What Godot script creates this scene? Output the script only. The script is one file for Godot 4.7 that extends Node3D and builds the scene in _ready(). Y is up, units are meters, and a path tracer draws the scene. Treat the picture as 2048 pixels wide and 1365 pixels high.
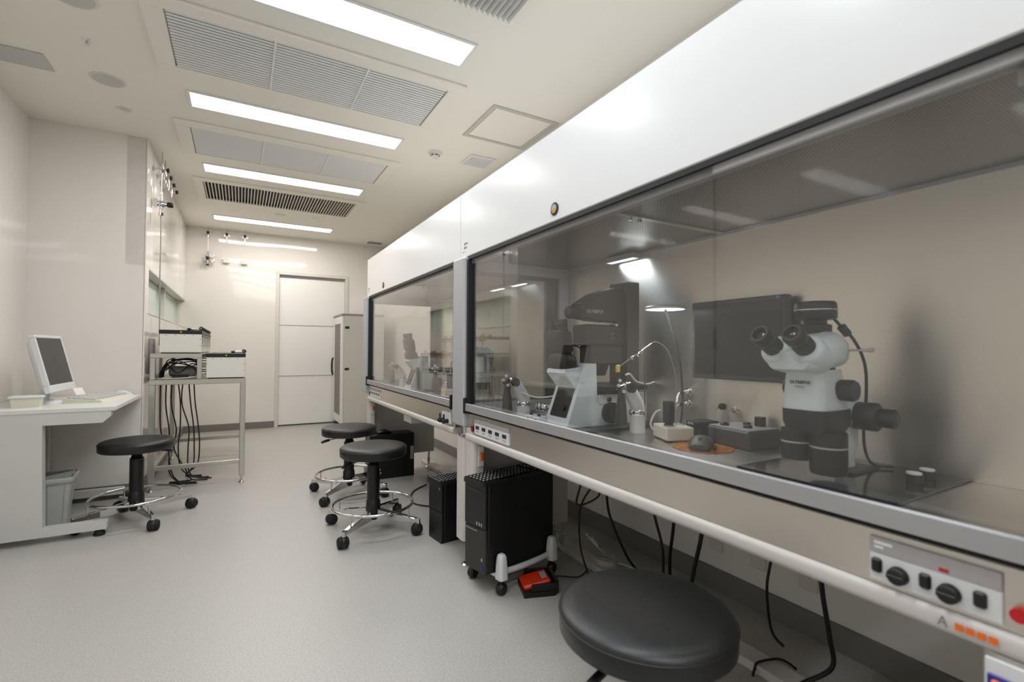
extends Node3D

# ---------------------------------------------------------------- mesh builder
class G:
	var v := PackedVector3Array()
	var n := PackedVector3Array()
	var uv := PackedVector2Array()
	var t := Transform3D()

	func tri(a: Vector3, b: Vector3, c: Vector3, na: Vector3, nb: Vector3, nc: Vector3) -> void:
		if (c - a).cross(b - a).dot(na + nb + nc) < 0.0:
			var q := b
			b = c
			c = q
			q = nb
			nb = nc
			nc = q
		v.append(t * a)
		v.append(t * b)
		v.append(t * c)
		n.append((t.basis * na).normalized())
		n.append((t.basis * nb).normalized())
		n.append((t.basis * nc).normalized())

	func quad(a: Vector3, b: Vector3, c: Vector3, d: Vector3, nn: Vector3) -> void:
		tri(a, b, c, nn, nn, nn)
		tri(a, c, d, nn, nn, nn)

	# box with chamfered edges
	func box(c: Vector3, s: Vector3, bev := 0.0) -> G:
		var h := s * 0.5
		bev = minf(bev, minf(h.x, minf(h.y, h.z)) * 0.9)
		for a in 3:
			var b := (a + 1) % 3
			var d := (a + 2) % 3
			for sa in [-1.0, 1.0]:
				var p := []
				for k in [[-1.0, -1.0], [1.0, -1.0], [1.0, 1.0], [-1.0, 1.0]]:
					var q := Vector3()
					q[a] = sa * h[a]
					q[b] = k[0] * (h[b] - bev)
					q[d] = k[1] * (h[d] - bev)
					p.append(c + q)
				var nn := Vector3()
				nn[a] = sa
				quad(p[0], p[1], p[2], p[3], nn)
				if bev > 0.0:
					for sb in [-1.0, 1.0]:
						var e := []
						for k in [[0, -1.0], [0, 1.0], [1, 1.0], [1, -1.0]]:
							var q := Vector3()
							q[a] = sa * (h[a] - (bev if k[0] == 1 else 0.0))
							q[b] = sb * (h[b] - (bev if k[0] == 0 else 0.0))
							q[d] = k[1] * (h[d] - bev)
							e.append(c + q)
						var ne := Vector3()
						ne[a] = sa
						ne[b] = sb
						quad(e[0], e[1], e[2], e[3], ne.normalized())
		if bev > 0.0:
			for sx in [-1.0, 1.0]:
				for sy in [-1.0, 1.0]:
					for sz in [-1.0, 1.0]:
						var s3 := Vector3(sx, sy, sz)
						var i := Vector3(sx * (h.x - bev), sy * (h.y - bev), sz * (h.z - bev))
						var nn := s3.normalized()
						tri(c + Vector3(sx * h.x, i.y, i.z), c + Vector3(i.x, sy * h.y, i.z), c + Vector3(i.x, i.y, sz * h.z), nn, nn, nn)
		return self

	# box given by its two corners
	func bb(a: Vector3, b: Vector3, bev := 0.0) -> G:
		return box((a + b) * 0.5, (b - a).abs(), bev)

	static func frame(dir: Vector3) -> Basis:
		var y := dir.normalized()
		var x := y.cross(Vector3(0, 0, 1) if absf(y.z) < 0.9 else Vector3(1, 0, 0)).normalized()
		return Basis(x, y, x.cross(y))

	func cyl(a: Vector3, b: Vector3, r0: float, r1 := -1.0, seg := 16, cap := true) -> G:
		if r1 < 0.0:
			r1 = r0
		var f := frame(b - a)
		var l := (b - a).length()
		var slope := (r0 - r1) / maxf(l, 1e-6)
		for i in seg:
			var a0 := TAU * i / seg
			var a1 := TAU * (i + 1) / seg
			var d0 := f.x * cos(a0) + f.z * sin(a0)
			var d1 := f.x * cos(a1) + f.z * sin(a1)
			var n0 := (d0 + f.y * slope).normalized()
			var n1 := (d1 + f.y * slope).normalized()
			tri(a + d0 * r0, b + d0 * r1, b + d1 * r1, n0, n0, n1)
			tri(a + d0 * r0, b + d1 * r1, a + d1 * r0, n0, n1, n1)
			if cap:
				tri(a, a + d0 * r0, a + d1 * r0, -f.y, -f.y, -f.y)
				tri(b, b + d0 * r1, b + d1 * r1, f.y, f.y, f.y)
		return self

	# profile of (radius, height) turned about the axis from `at` along `up`
	func lathe(prof: Array, seg := 24, at := Vector3.ZERO, up := Vector3.UP) -> G:
		var f := frame(up)
		var m := prof.size()
		var sn := []
		for i in m - 1:
			var d: Vector2 = prof[i + 1] - prof[i]
			sn.append(Vector2(d.y, -d.x).normalized())
		for i in m - 1:
			var p: Vector2 = prof[i]
			var q: Vector2 = prof[i + 1]
			if p.distance_to(q) < 1e-7:
				continue
			var np: Vector2 = sn[i]
			var nq: Vector2 = sn[i]
			if i > 0 and np.dot(sn[i - 1]) > 0.6:
				np = (np + sn[i - 1]).normalized()
			if i < m - 2 and nq.dot(sn[i + 1]) > 0.6:
				nq = (nq + sn[i + 1]).normalized()
			for k in seg:
				var a0 := TAU * k / seg
				var a1 := TAU * (k + 1) / seg
				var d0 := f.x * cos(a0) + f.z * sin(a0)
				var d1 := f.x * cos(a1) + f.z * sin(a1)
				var p0 := at + d0 * p.x + f.y * p.y
				var p1 := at + d1 * p.x + f.y * p.y
				var q0 := at + d0 * q.x + f.y * q.y
				var q1 := at + d1 * q.x + f.y * q.y
				var m0 := d0 * np.x + f.y * np.y
				var m1 := d1 * np.x + f.y * np.y
				var o0 := d0 * nq.x + f.y * nq.y
				var o1 := d1 * nq.x + f.y * nq.y
				if q.x > 1e-6:
					tri(p0, q0, q1, m0, o0, o1)
				if p.x > 1e-6:
					tri(p0, q1, p1, m0, o1, m1)
		return self

	# round tube through points
	func tube(pts: Array, r: float, seg := 8, smooth := 6, closed := false) -> G:
		var path := []
		var m := pts.size()
		if smooth > 1 and m > 2:
			for i in (m if closed else m - 1):
				var p0: Vector3 = pts[(i - 1 + m) % m] if closed or i > 0 else pts[0]
				var p1: Vector3 = pts[i]
				var p2: Vector3 = pts[(i + 1) % m]
				var p3: Vector3 = pts[(i + 2) % m] if closed or i < m - 2 else pts[m - 1]
				for k in smooth:
					path.append(p1.cubic_interpolate(p2, p0, p3, float(k) / smooth))
			if not closed:
				path.append(pts[m - 1])
		else:
			path = pts
		var c := path.size()
		var rings := []
		var x := Vector3()
		for i in c:
			var d: Vector3 = (path[(i + 1) % c] - path[(i - 1 + c) % c]) if closed else (path[mini(i + 1, c - 1)] - path[maxi(i - 1, 0)])
			d = d.normalized()
			if i == 0:
				x = frame(d).x
			x = (x - d * d.dot(x)).normalized()
			var z := d.cross(x)
			var ring := []
			for k in seg:
				var a := TAU * k / seg
				ring.append(x * cos(a) + z * sin(a))
			rings.append(ring)
		for i in (c if closed else c - 1):
			var j := (i + 1) % c
			for k in seg:
				var l := (k + 1) % seg
				var n0: Vector3 = rings[i][k]
				var n1: Vector3 = rings[i][l]
				var n2: Vector3 = rings[j][l]
				var n3: Vector3 = rings[j][k]
				tri(path[i] + n0 * r, path[i] + n1 * r, path[j] + n2 * r, n0, n1, n2)
				tri(path[i] + n0 * r, path[j] + n2 * r, path[j] + n3 * r, n0, n2, n3)
		if not closed:
			for e in [0, c - 1]:
				var d: Vector3 = (path[0] - path[1]) if e == 0 else (path[c - 1] - path[c - 2])
				d = d.normalized()
				for k in seg:
					tri(path[e], path[e] + rings[e][k] * r, path[e] + rings[e][(k + 1) % seg] * r, d, d, d)
		return self

	func ring(c: Vector3, big: float, r: float, up := Vector3.UP, seg := 40, cs := 10) -> G:
		var f := frame(up)
		var pts := []
		for i in seg:
			var a := TAU * i / seg
			pts.append(c + (f.x * cos(a) + f.z * sin(a)) * big)
		return tube(pts, r, cs, 1, true)

	# outline in local x,y pushed along z from z0 to z1
	func prism(poly: PackedVector2Array, z0: float, z1: float) -> G:
		var m := poly.size()
		var ids := Geometry2D.triangulate_polygon(poly)
		for k in range(0, ids.size(), 3):
			for side in [z0, z1]:
				var nn := Vector3(0, 0, -1 if side == z0 else 1) * (1 if z1 > z0 else -1)
				var p := []
				for j in 3:
					var q := poly[ids[k + j]]
					p.append(Vector3(q.x, q.y, side))
				tri(p[0], p[1], p[2], nn, nn, nn)
		var sign_ := -1.0 if Geometry2D.is_polygon_clockwise(poly) else 1.0
		var en := []
		for i in m:
			var d := (poly[(i + 1) % m] - poly[i]).normalized()
			en.append(Vector2(d.y, -d.x) * sign_)
		for i in m:
			var j := (i + 1) % m
			var na: Vector2 = en[i]
			var nb: Vector2 = en[i]
			if na.dot(en[(i - 1 + m) % m]) > 0.75:
				na = (na + en[(i - 1 + m) % m]).normalized()
			if nb.dot(en[j]) > 0.75:
				nb = (nb + en[j]).normalized()
			var a := Vector3(poly[i].x, poly[i].y, z0)
			var b := Vector3(poly[j].x, poly[j].y, z0)
			var c := Vector3(poly[j].x, poly[j].y, z1)
			var d3 := Vector3(poly[i].x, poly[i].y, z1)
			var n3 := Vector3(na.x, na.y, 0)
			var m3 := Vector3(nb.x, nb.y, 0)
			tri(a, b, c, n3, m3, m3)
			tri(a, c, d3, n3, m3, n3)
		return self

	# skin through rings of equal size (smooth), ends closed
	func loft(rings: Array, cap := true) -> G:
		var r := rings.size()
		var m: int = rings[0].size()
		var cen := []
		for i in r:
			var s := Vector3()
			for p in rings[i]:
				s += p
			cen.append(s / m)
		var nn := []
		for i in r:
			var row := []
			for k in m:
				var du: Vector3 = rings[i][(k + 1) % m] - rings[i][(k - 1 + m) % m]
				var dv: Vector3 = rings[mini(i + 1, r - 1)][k] - rings[maxi(i - 1, 0)][k]
				var q := du.cross(dv).normalized()
				if q.dot(rings[i][k] - cen[i]) < 0.0:
					q = -q
				row.append(q)
			nn.append(row)
		for i in r - 1:
			for k in m:
				var l := (k + 1) % m
				tri(rings[i][k], rings[i][l], rings[i + 1][l], nn[i][k], nn[i][l], nn[i + 1][l])
				tri(rings[i][k], rings[i + 1][l], rings[i + 1][k], nn[i][k], nn[i + 1][l], nn[i + 1][k])
		if cap:
			for e in [0, r - 1]:
				var d: Vector3 = (cen[0] - cen[1]) if e == 0 else (cen[r - 1] - cen[r - 2])
				d = d.normalized()
				for k in m:
					tri(cen[e], rings[e][k], rings[e][(k + 1) % m], d, d, d)
		return self

	func ball(c: Vector3, r: float, seg := 14) -> G:
		var prof := []
		for i in 9:
			var a := -PI / 2 + PI * i / 8
			prof.append(Vector2(maxf(cos(a) * r, 0.0), sin(a) * r))
		return lathe(prof, seg, c)

	func mesh() -> ArrayMesh:
		var arr := []
		arr.resize(Mesh.ARRAY_MAX)
		arr[Mesh.ARRAY_VERTEX] = v
		arr[Mesh.ARRAY_NORMAL] = n
		var m := ArrayMesh.new()
		if uv.size() == v.size():
			arr[Mesh.ARRAY_TEX_UV] = uv
		m.add_surface_from_arrays(Mesh.PRIMITIVE_TRIANGLES, arr)
		return m

	func brushed() -> G:   # lets the grain of brushed steel run level: blur is drawn out upright
		for p in v:
			uv.append(Vector2(p.y, p.z + p.x))
		return self


func rr(w: float, h: float, r: float, k := 4) -> PackedVector2Array:   # rounded rectangle outline about the origin
	var p := PackedVector2Array()
	for c in [[w / 2 - r, h / 2 - r, 0.0], [-w / 2 + r, h / 2 - r, 90.0], [-w / 2 + r, -h / 2 + r, 180.0], [w / 2 - r, -h / 2 + r, 270.0]]:
		for i in k + 1:
			var a := deg_to_rad(c[2] + 90.0 * i / k)
			p.append(Vector2(c[0] + cos(a) * r, c[1] + sin(a) * r))
	return p


# ---------------------------------------------------------------- nodes
var counts := {}
var M := {}


func numbered(called: String) -> String:
	var k: int = counts.get(called, 0)
	counts[called] = k + 1
	return called if k == 0 else "%s_%03d" % [called, k]


func tag(o: Node, label: String, category := "", group := "", kind := "") -> void:
	if label:
		o.set_meta("label", label)
	if category:
		o.set_meta("category", category)
	if group:
		o.set_meta("group", group)
	if kind:
		o.set_meta("kind", kind)


func thing(called: String, label: String, category: String, at := Vector3.ZERO, turn := 0.0, group := "") -> Node3D:
	var o := Node3D.new()
	o.name = numbered(called)
	o.position = at
	o.rotation.y = turn
	add_child(o)
	tag(o, label, category, group)
	return o


func part(parent: Node3D, called: String, g: G, m: Material, at := Vector3.ZERO) -> MeshInstance3D:   # geometry in the parent's own axes
	return put_mesh(parent, called, g.mesh(), m, at)


func put_mesh(parent: Node3D, called: String, mesh: Mesh, m: Material, at := Vector3.ZERO, turn := Vector3.ZERO) -> MeshInstance3D:
	var o := MeshInstance3D.new()
	o.name = called
	o.mesh = mesh
	o.material_override = m
	o.position = at
	o.rotation = turn
	parent.add_child(o, true)
	return o


func wp(parent: Node3D, called: String, g: G, m: Material) -> MeshInstance3D:   # geometry in room coordinates under an unturned thing
	var off := Vector3.ZERO
	var p: Node = parent
	while p is Node3D and p != self:
		off -= (p as Node3D).position
		p = p.get_parent()
	return part(parent, called, g, m, off)


func solo(called: String, label: String, category: String, g: G, m: Material, at := Vector3.ZERO, turn := 0.0, group := "") -> MeshInstance3D:
	var o := MeshInstance3D.new()
	o.name = numbered(called)
	o.mesh = g.mesh()
	o.material_override = m
	o.position = at
	o.rotation.y = turn
	add_child(o)
	tag(o, label, category, group)
	return o


func struct(called: String, g: G, m: Material) -> MeshInstance3D:
	var o := MeshInstance3D.new()
	o.name = called
	o.mesh = g.mesh()
	o.material_override = m
	add_child(o)
	o.set_meta("kind", "structure")
	return o


func struct_node(called: String) -> Node3D:
	var o := Node3D.new()
	o.name = called
	add_child(o)
	o.set_meta("kind", "structure")
	return o


func lettering(parent: Node3D, called: String, text: String, size: float, m: Material, at: Vector3, basis_: Basis, bold := false) -> MeshInstance3D:
	var f := SystemFont.new()
	f.font_names = PackedStringArray(["Droid Sans"])
	if bold:
		f.font_weight = 700
	var tm := TextMesh.new()
	tm.text = text
	tm.font = f
	tm.font_size = 32
	tm.pixel_size = size / 32.0
	tm.depth = 0.0006
	tm.curve_step = 2.0
	var o := put_mesh(parent, called, tm, m, at)
	o.basis = basis_
	return o


# ---------------------------------------------------------------- materials
func mat(key: String, c: Color, rough: float, metal := 0.0, spec := 0.5) -> StandardMaterial3D:
	var m := StandardMaterial3D.new()
	m.resource_name = key
	m.albedo_color = c
	m.roughness = rough
	m.metallic = metal
	m.metallic_specular = spec
	M[key] = m
	return m


func noise_tex(freq: float, size: int, lo: Color, hi: Color, oct := 3, sd := 1) -> NoiseTexture2D:
	var fn := FastNoiseLite.new()
	fn.seed = sd
	fn.noise_type = FastNoiseLite.TYPE_SIMPLEX
	fn.frequency = freq
	fn.fractal_octaves = oct
	var nt := NoiseTexture2D.new()
	nt.width = size
	nt.height = size
	nt.seamless = true
	nt.noise = fn
	var gr := Gradient.new()
	gr.set_color(0, lo)
	gr.set_color(1, hi)
	nt.color_ramp = gr
	return nt


func height_tex(freq: float, size: int, sd := 1, oct := 2) -> NoiseTexture2D:
	return noise_tex(freq, size, Color(0, 0, 0), Color(1, 1, 1), oct, sd)


func materials() -> void:
	var m := mat("wall_gloss", Color(0.905, 0.885, 0.857), 0.07)
	m.heightmap_enabled = true
	m.heightmap_texture = height_tex(0.006, 256, 3, 1)
	m.heightmap_scale = 0.35
	m.uv1_triplanar = true
	m.uv1_world_triplanar = true
	m.uv1_scale = Vector3(0.55, 0.55, 0.55)
	mat("wall_joint", Color(0.66, 0.64, 0.6), 0.6)
	mat("ceiling_paint", Color(0.935, 0.92, 0.88), 0.8)
	m = mat("floor_vinyl", Color(1, 1, 1), 0.34)
	m.albedo_texture = noise_tex(0.14, 512, Color(0.64, 0.63, 0.605), Color(0.75, 0.74, 0.715), 4, 7)
	m.uv1_triplanar = true
	m.uv1_world_triplanar = true
	m.uv1_scale = Vector3(1.4, 1.4, 1.4)
	mat("baseboard", Color(0.47, 0.46, 0.44), 0.5)
	mat("door_paint", Color(0.93, 0.925, 0.905), 0.2)
	mat("frame_paint", Color(0.84, 0.83, 0.80), 0.35)
	mat("white_coat", Color(0.90, 0.90, 0.895), 0.22)
	mat("hood_panel", Color(0.80, 0.78, 0.755), 0.38)
	mat("grille_white", Color(0.90, 0.90, 0.89), 0.45)
	mat("galvanised", Color(0.62, 0.63, 0.63), 0.5, 0.6)
	mat("rim_grey", Color(0.76, 0.75, 0.71), 0.5)
	mat("detector_white", Color(0.86, 0.85, 0.82), 0.5)
	mat("mesh_grey", Color(0.55, 0.55, 0.54), 0.7)
	mat("speaker_grey", Color(0.78, 0.775, 0.755), 0.7)
	m = mat("stainless", Color(0.84, 0.82, 0.785), 0.3, 1.0)
	m.anisotropy_enabled = true
	m.anisotropy = 0.6
	m = mat("stainless_wall", Color(0.90, 0.875, 0.82), 0.36, 1.0)
	m.anisotropy_enabled = true
	m.anisotropy = 0.8
	mat("stainless_frame", Color(0.78, 0.77, 0.74), 0.3, 1.0)
	# perforated sheet: small round holes
	var im := Image.create(64, 64, false, Image.FORMAT_RGB8)
	im.fill(Color(0.56, 0.55, 0.53))
	for y in 64:
		for x in 64:
			for c in [Vector2(16, 16), Vector2(48, 48)]:
				if Vector2(x + 0.5, y + 0.5).distance_to(c) < 9.0:
					im.set_pixel(x, y, Color(0.17, 0.17, 0.165))
	m = mat("perforated", Color(1, 1, 1), 0.3, 0.85)
	m.albedo_texture = ImageTexture.create_from_image(im)
	m.uv1_triplanar = true
	m.uv1_world_triplanar = true
	m.uv1_scale = Vector3(80, 80, 80)
	mat("aluminium", Color(0.66, 0.655, 0.655), 0.42, 0.35)
	mat("aluminium_bright", Color(0.86, 0.86, 0.86), 0.25, 0.9)
	mat("post_grey", Color(0.71, 0.71, 0.72), 0.42, 0.25)
	mat("chrome", Color(0.82, 0.82, 0.82), 0.08, 1.0)
	mat("seal_black", Color(0.06, 0.06, 0.065), 0.5)
	mat("vinyl_black", Color(0.10, 0.098, 0.095), 0.4)
	mat("plastic_black", Color(0.055, 0.055, 0.055), 0.42)
	mat("rubber_black", Color(0.04, 0.04, 0.04), 0.7)
	mat("pc_black", Color(0.035, 0.035, 0.034), 0.5)
	mat("pc_front", Color(0.13, 0.128, 0.12), 0.4)
	mat("scope_dark", Color(0.20, 0.19, 0.178), 0.45)
	mat("scope_white", Color(0.83, 0.86, 0.86), 0.3)
	mat("plastic_white", Color(0.86, 0.86, 0.86), 0.35)
	mat("plastic_cream", Color(0.85, 0.83, 0.77), 0.4)
	mat("key_grey", Color(0.74, 0.74, 0.73), 0.5)
	mat("desk_white", Color(0.88, 0.88, 0.85), 0.28)
	mat("desk_leg", Color(0.82, 0.815, 0.79), 0.4)
	mat("desk_grey", Color(0.60, 0.60, 0.58), 0.5)
	mat("screen", Color(0.05, 0.048, 0.045), 0.16)
	mat("screen_matte", Color(0.13, 0.125, 0.118), 0.3)
	mat("box_white", Color(0.88, 0.87, 0.83), 0.38)
	mat("box_lid", Color(0.05, 0.05, 0.06), 0.4)
	mat("bin_plastic", Color(0.77, 0.77, 0.75), 0.35)
	mat("rack_grey", Color(0.78, 0.77, 0.735), 0.45)
	mat("rack_light", Color(0.88, 0.875, 0.85), 0.4)
	mat("mesh_door", Color(0.48, 0.475, 0.46), 0.55)
	mat("orange", Color(0.92, 0.42, 0.06), 0.35)
	mat("orange_red", Color(0.90, 0.20, 0.03), 0.35)
	mat("red_dark", Color(0.42, 0.03, 0.04), 0.35)
	mat("red", Color(0.75, 0.05, 0.06), 0.35)
	mat("green", Color(0.15, 0.65, 0.35), 0.4)
	mat("navy", Color(0.10, 0.13, 0.35), 0.4)
	mat("blue", Color(0.10, 0.12, 0.55), 0.35)
	mat("sky_blue", Color(0.25, 0.6, 0.85), 0.4)
	mat("gold", Color(0.72, 0.55, 0.16), 0.35)
	mat("yellow", Color(0.86, 0.74, 0.25), 0.4)
	mat("print_grey", Color(0.45, 0.45, 0.45), 0.6)
	mat("print_dark", Color(0.12, 0.12, 0.14), 0.6)
	mat("print_white", Color(0.9, 0.9, 0.9), 0.5)
	mat("label_grey", Color(0.66, 0.64, 0.64), 0.5)
	mat("cable_black", Color(0.035, 0.035, 0.035), 0.5)
	mat("cable_grey", Color(0.62, 0.61, 0.58), 0.5)
	mat("cable_white", Color(0.82, 0.81, 0.78), 0.4)
	mat("tape_brown", Color(0.45, 0.3, 0.2), 0.6)
	mat("dark_grey_plastic", Color(0.27, 0.27, 0.265), 0.5)
	mat("motor_grey", Color(0.62, 0.62, 0.60), 0.45)
	mat("plate_black", Color(0.075, 0.07, 0.065), 0.12)
	mat("paper", Color(0.93, 0.91, 0.87), 0.8)
	m = mat("disc_print", Color(1, 1, 1), 0.25)
	var nt := noise_tex(0.012, 256, Color(0, 0, 0), Color(1, 1, 1), 3, 21)
	var gr := Gradient.new()
	gr.offsets = PackedFloat32Array([0.0, 0.3, 0.45, 0.55, 0.7, 1.0])
	gr.colors = PackedColorArray([Color(0.35, 0.16, 0.08), Color(0.75, 0.3, 0.08), Color(0.85, 0.55, 0.15), Color(0.55, 0.6, 0.25), Color(0.72, 0.28, 0.1), Color(0.85, 0.75, 0.4)])
	nt.color_ramp = gr
	m.albedo_texture = nt
	m.uv1_triplanar = true
	m.uv1_scale = Vector3(9, 9, 9)
	m = mat("sash_glass", Color(0.10, 0.10, 0.095, 0.035), 0.0)
	m.transparency = BaseMaterial3D.TRANSPARENCY_ALPHA
	m = mat("side_glass", Color(0.2, 0.2, 0.19, 0.04), 0.0)
	m.transparency = BaseMaterial3D.TRANSPARENCY_ALPHA
	m = mat("gauge_glass", Color(0.9, 0.9, 0.9, 0.1), 0.0)
	m.transparency = BaseMaterial3D.TRANSPARENCY_ALPHA
	m = mat("window_glass", Color(0.80, 0.875, 0.825), 0.09)
	m = mat("lamp_glow", Color(1, 1, 1), 0.4)
	m.emission_enabled = true
	m.emission = Color(1.0, 0.99, 1.0)
	m.emission_energy_multiplier = 6.0
	m = mat("led_soft", Color(1, 1, 1), 0.4)
	m.emission_enabled = true
	m.emission = Color(0.9, 0.95, 1.0)
	m.emission_energy_multiplier = 0.9
	m = mat("led_glow", Color(1, 1, 1), 0.4)
	m.emission_enabled = true
	m.emission = Color(0.95, 0.97, 1.0)
	m.emission_energy_multiplier = 3.0


# ---------------------------------------------------------------- the room
const LEFT := -1.25      # near part of the left wall
const NOOK := -0.61      # left wall beyond the corner
const CORNER := -4.36
const BACK := -7.22
const RIGHT := 1.86
const FRONT := 2.5
const TOP := 2.6


func panel_wall(called: String, axis: String, at: float, into: float, spans: Array, y0 := 0.0, y1 := TOP) -> Node3D:
	# glossy panels side by side with a fine joint, on a solid wall behind them
	var w := struct_node(called)
	var a: float = spans[0]
	var b: float = spans[spans.size() - 1]
	var g := G.new()
	if axis == "x":
		g.bb(Vector3(at + into * 0.008, y0, a), Vector3(at + into * 0.12, y1, b))
	else:
		g.bb(Vector3(a, y0, at + into * 0.008), Vector3(b, y1, at + into * 0.12))
	part(w, "wall_core", g, M.wall_joint)
	for i in spans.size() - 1:
		var p := G.new()
		var dir := signf(spans[i + 1] - spans[i]) * 0.0012
		var s: float = spans[i] + (dir if i > 0 else 0.0)
		var e: float = spans[i + 1] - (dir if i < spans.size() - 2 else 0.0)
		if axis == "x":
			p.bb(Vector3(at, y0, s), Vector3(at + into * 0.01, y1, e), 0.0006)
		else:
			p.bb(Vector3(s, y0, at), Vector3(e, y1, at + into * 0.01), 0.0006)
		part(w, "wall_panel", p, M.wall_gloss)
	return w


# openings in the ceiling: centre x, centre z, half width, half depth
const OPENINGS := [[0.36, -2.875, 0.685, 0.255], [0.36, -4.195, 0.685, 0.255], [0.36, -5.455, 0.68, 0.29], [0.72, -1.72, 0.345, 0.2], [1.667, -3.508, 0.095, 0.09]]


func plenum(t: Node3D, w: float, h: float, deep := 0.28) -> void:   # duct box above a grille, open below
	var g := G.new()
	for s in [-1, 1]:
		g.bb(Vector3(s * w, 0.0, -h - 0.004), Vector3(s * (w + 0.004), deep, h + 0.004))
		g.bb(Vector3(-w, 0.0, s * h), Vector3(w, deep, s * (h + 0.004)))
	g.bb(Vector3(-w, deep, -h), Vector3(w, deep + 0.004, h))
	part(t, "duct_box", g, M.galvanised)


func room() -> void:
	struct("floor", G.new().bb(Vector3(LEFT - 0.12, -0.1, BACK - 0.12), Vector3(RIGHT + 0.12, 0, FRONT + 0.12)), M.floor_vinyl)
	# ceiling with real openings for the grilles
	var xs := [LEFT - 0.12, RIGHT + 0.12]
	var zs := [BACK - 0.12, FRONT + 0.12]
	for o in OPENINGS:
		xs.append_array([o[0] - o[2], o[0] + o[2]])
		zs.append_array([o[1] - o[3], o[1] + o[3]])
	xs.sort()
	zs.sort()
	var cg := G.new()
	for i in xs.size() - 1:
		for j in zs.size() - 1:
			var mid := Vector2((xs[i] + xs[i + 1]) / 2, (zs[j] + zs[j + 1]) / 2)
			var open := false
			for o in OPENINGS:
				if absf(mid.x - o[0]) < o[2] and absf(mid.y - o[1]) < o[3]:
					open = true
			if not open and xs[i + 1] - xs[i] > 1e-4 and zs[j + 1] - zs[j] > 1e-4:
				cg.bb(Vector3(xs[i], TOP, zs[j]), Vector3(xs[i + 1], TOP + 0.02, zs[j + 1]))
	struct("ceiling", cg, M.ceiling_paint)
	panel_wall("wall_left", "x", LEFT, -1, [FRONT, 1.8, 0.6, -0.6, -1.8, -3.0, CORNER])
	panel_wall("wall_corner", "z", CORNER, -1, [LEFT - 0.12, NOOK - 0.0102])
	panel_wall("wall_right", "x", RIGHT, 1, [FRONT, 1.4, 0.2, -2.19, -4.21, -5.5, BACK])
	panel_wall("wall_front", "z", FRONT, 1, [LEFT - 0.12, -0.2, 0.9, RIGHT + 0.12])
	# left wall beyond the corner, with the window let into it
	panel_wall("wall_left_lower", "x", NOOK, -1, [CORNER, -4.5, -5.9, BACK], 0.0, 1.325)
	panel_wall("wall_left_upper", "x", NOOK, -1, [CORNER, -4.5, -5.9, BACK], 1.665, TOP)
	panel_wall("wall_left_end", "x", NOOK, -1, [CORNER, -4.5], 1.325, 1.665)
	var w := struct_node("window_1")
	wp(w, "sill", G.new().bb(Vector3(NOOK - 0.11, 1.318, -4.5), Vector3(NOOK + 0.004, 1.332, BACK), 0.002), M.frame_paint)
	wp(w, "soffit", G.new().bb(Vector3(NOOK - 0.11, 1.656, -4.5), Vector3(NOOK - 0.001, 1.666, BACK)), M.frame_paint)
	wp(w, "reveal", G.new().bb(Vector3(NOOK - 0.11, 1.325, -4.5), Vector3(NOOK - 0.002, 1.66, -4.49)), M.frame_paint)
	wp(w, "window_back", G.new().bb(Vector3(NOOK - 0.118, 1.32, -4.5), Vector3(NOOK - 0.1, 1.665, BACK)), M.frame_paint)
	for k in 2:
		var z0 := -4.52 - k * 1.36
		wp(w, "pane", G.new().bb(Vector3(NOOK - 0.098, 1.335, z0), Vector3(NOOK - 0.086, 1.65, z0 - 1.3), 0.002), M.window_glass)
		wp(w, "mullion", G.new().bb(Vector3(NOOK - 0.1, 1.332, z0 - 1.302), Vector3(NOOK - 0.05, 1.656, z0 - 1.34), 0.002), M.frame_paint)
	# back wall round the sliding door
	panel_wall("wall_back_left", "z", BACK, -1, [NOOK - 0.12, 0.43])
	panel_wall("wall_back_over", "z", BACK, -1, [0.43, 1.33], 2.08, TOP)
	panel_wall("wall_back_right", "z", BACK, -1, [1.33, RIGHT + 0.12])
	var d := struct_node("door_1")
	wp(d, "door_frame", G.new().bb(Vector3(0.41, 0.0, BACK - 0.06), Vector3(0.452, 2.12, BACK + 0.012), 0.003), M.frame_paint)
	wp(d, "door_frame", G.new().bb(Vector3(1.31, 0.0, BACK - 0.06), Vector3(1.355, 2.12, BACK + 0.012), 0.003), M.frame_paint)
	wp(d, "door_header", G.new().bb(Vector3(0.452, 2.075, BACK - 0.06), Vector3(1.31, 2.12, BACK + 0.012), 0.003), M.frame_paint)
	wp(d, "door_track", G.new().bb(Vector3(0.452, 2.035, BACK - 0.06), Vector3(1.31, 2.075, BACK - 0.035), 0.002), M.label_grey)
	for k in 3:
		var ys := [[0.022, 0.688], [0.694, 1.386], [1.392, 2.034]]
		wp(d, "door_panel", G.new().bb(Vector3(0.454, ys[k][0], BACK - 0.06), Vector3(1.308, ys[k][1], BACK - 0.022), 0.003), M.door_paint)
	for y in [0.691, 1.389]:
		wp(d, "door_rail", G.new().bb(Vector3(0.454, y - 0.003, BACK - 0.06), Vector3(1.308, y + 0.003, BACK - 0.016), 0.001), M.aluminium_bright)
	wp(d, "door_sill", G.new().bb(Vector3(0.452, 0.0, BACK - 0.06), Vector3(1.31, 0.008, BACK + 0.01), 0.001), M.aluminium)
	wp(d, "door_gasket", G.new().bb(Vector3(0.454, 0.008, BACK - 0.055), Vector3(1.308, 0.022, BACK - 0.03)), M.seal_black)
	wp(d, "door_backing", G.new().bb(Vector3(0.41, 0.0, BACK - 0.12), Vector3(1.355, 2.12, BACK - 0.06)), M.wall_joint)
	# skirting
	struct("baseboard_back", G.new().bb(Vector3(NOOK, 0, BACK), Vector3(0.41, 0.088, BACK + 0.01), 0.002), M.baseboard)
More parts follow.
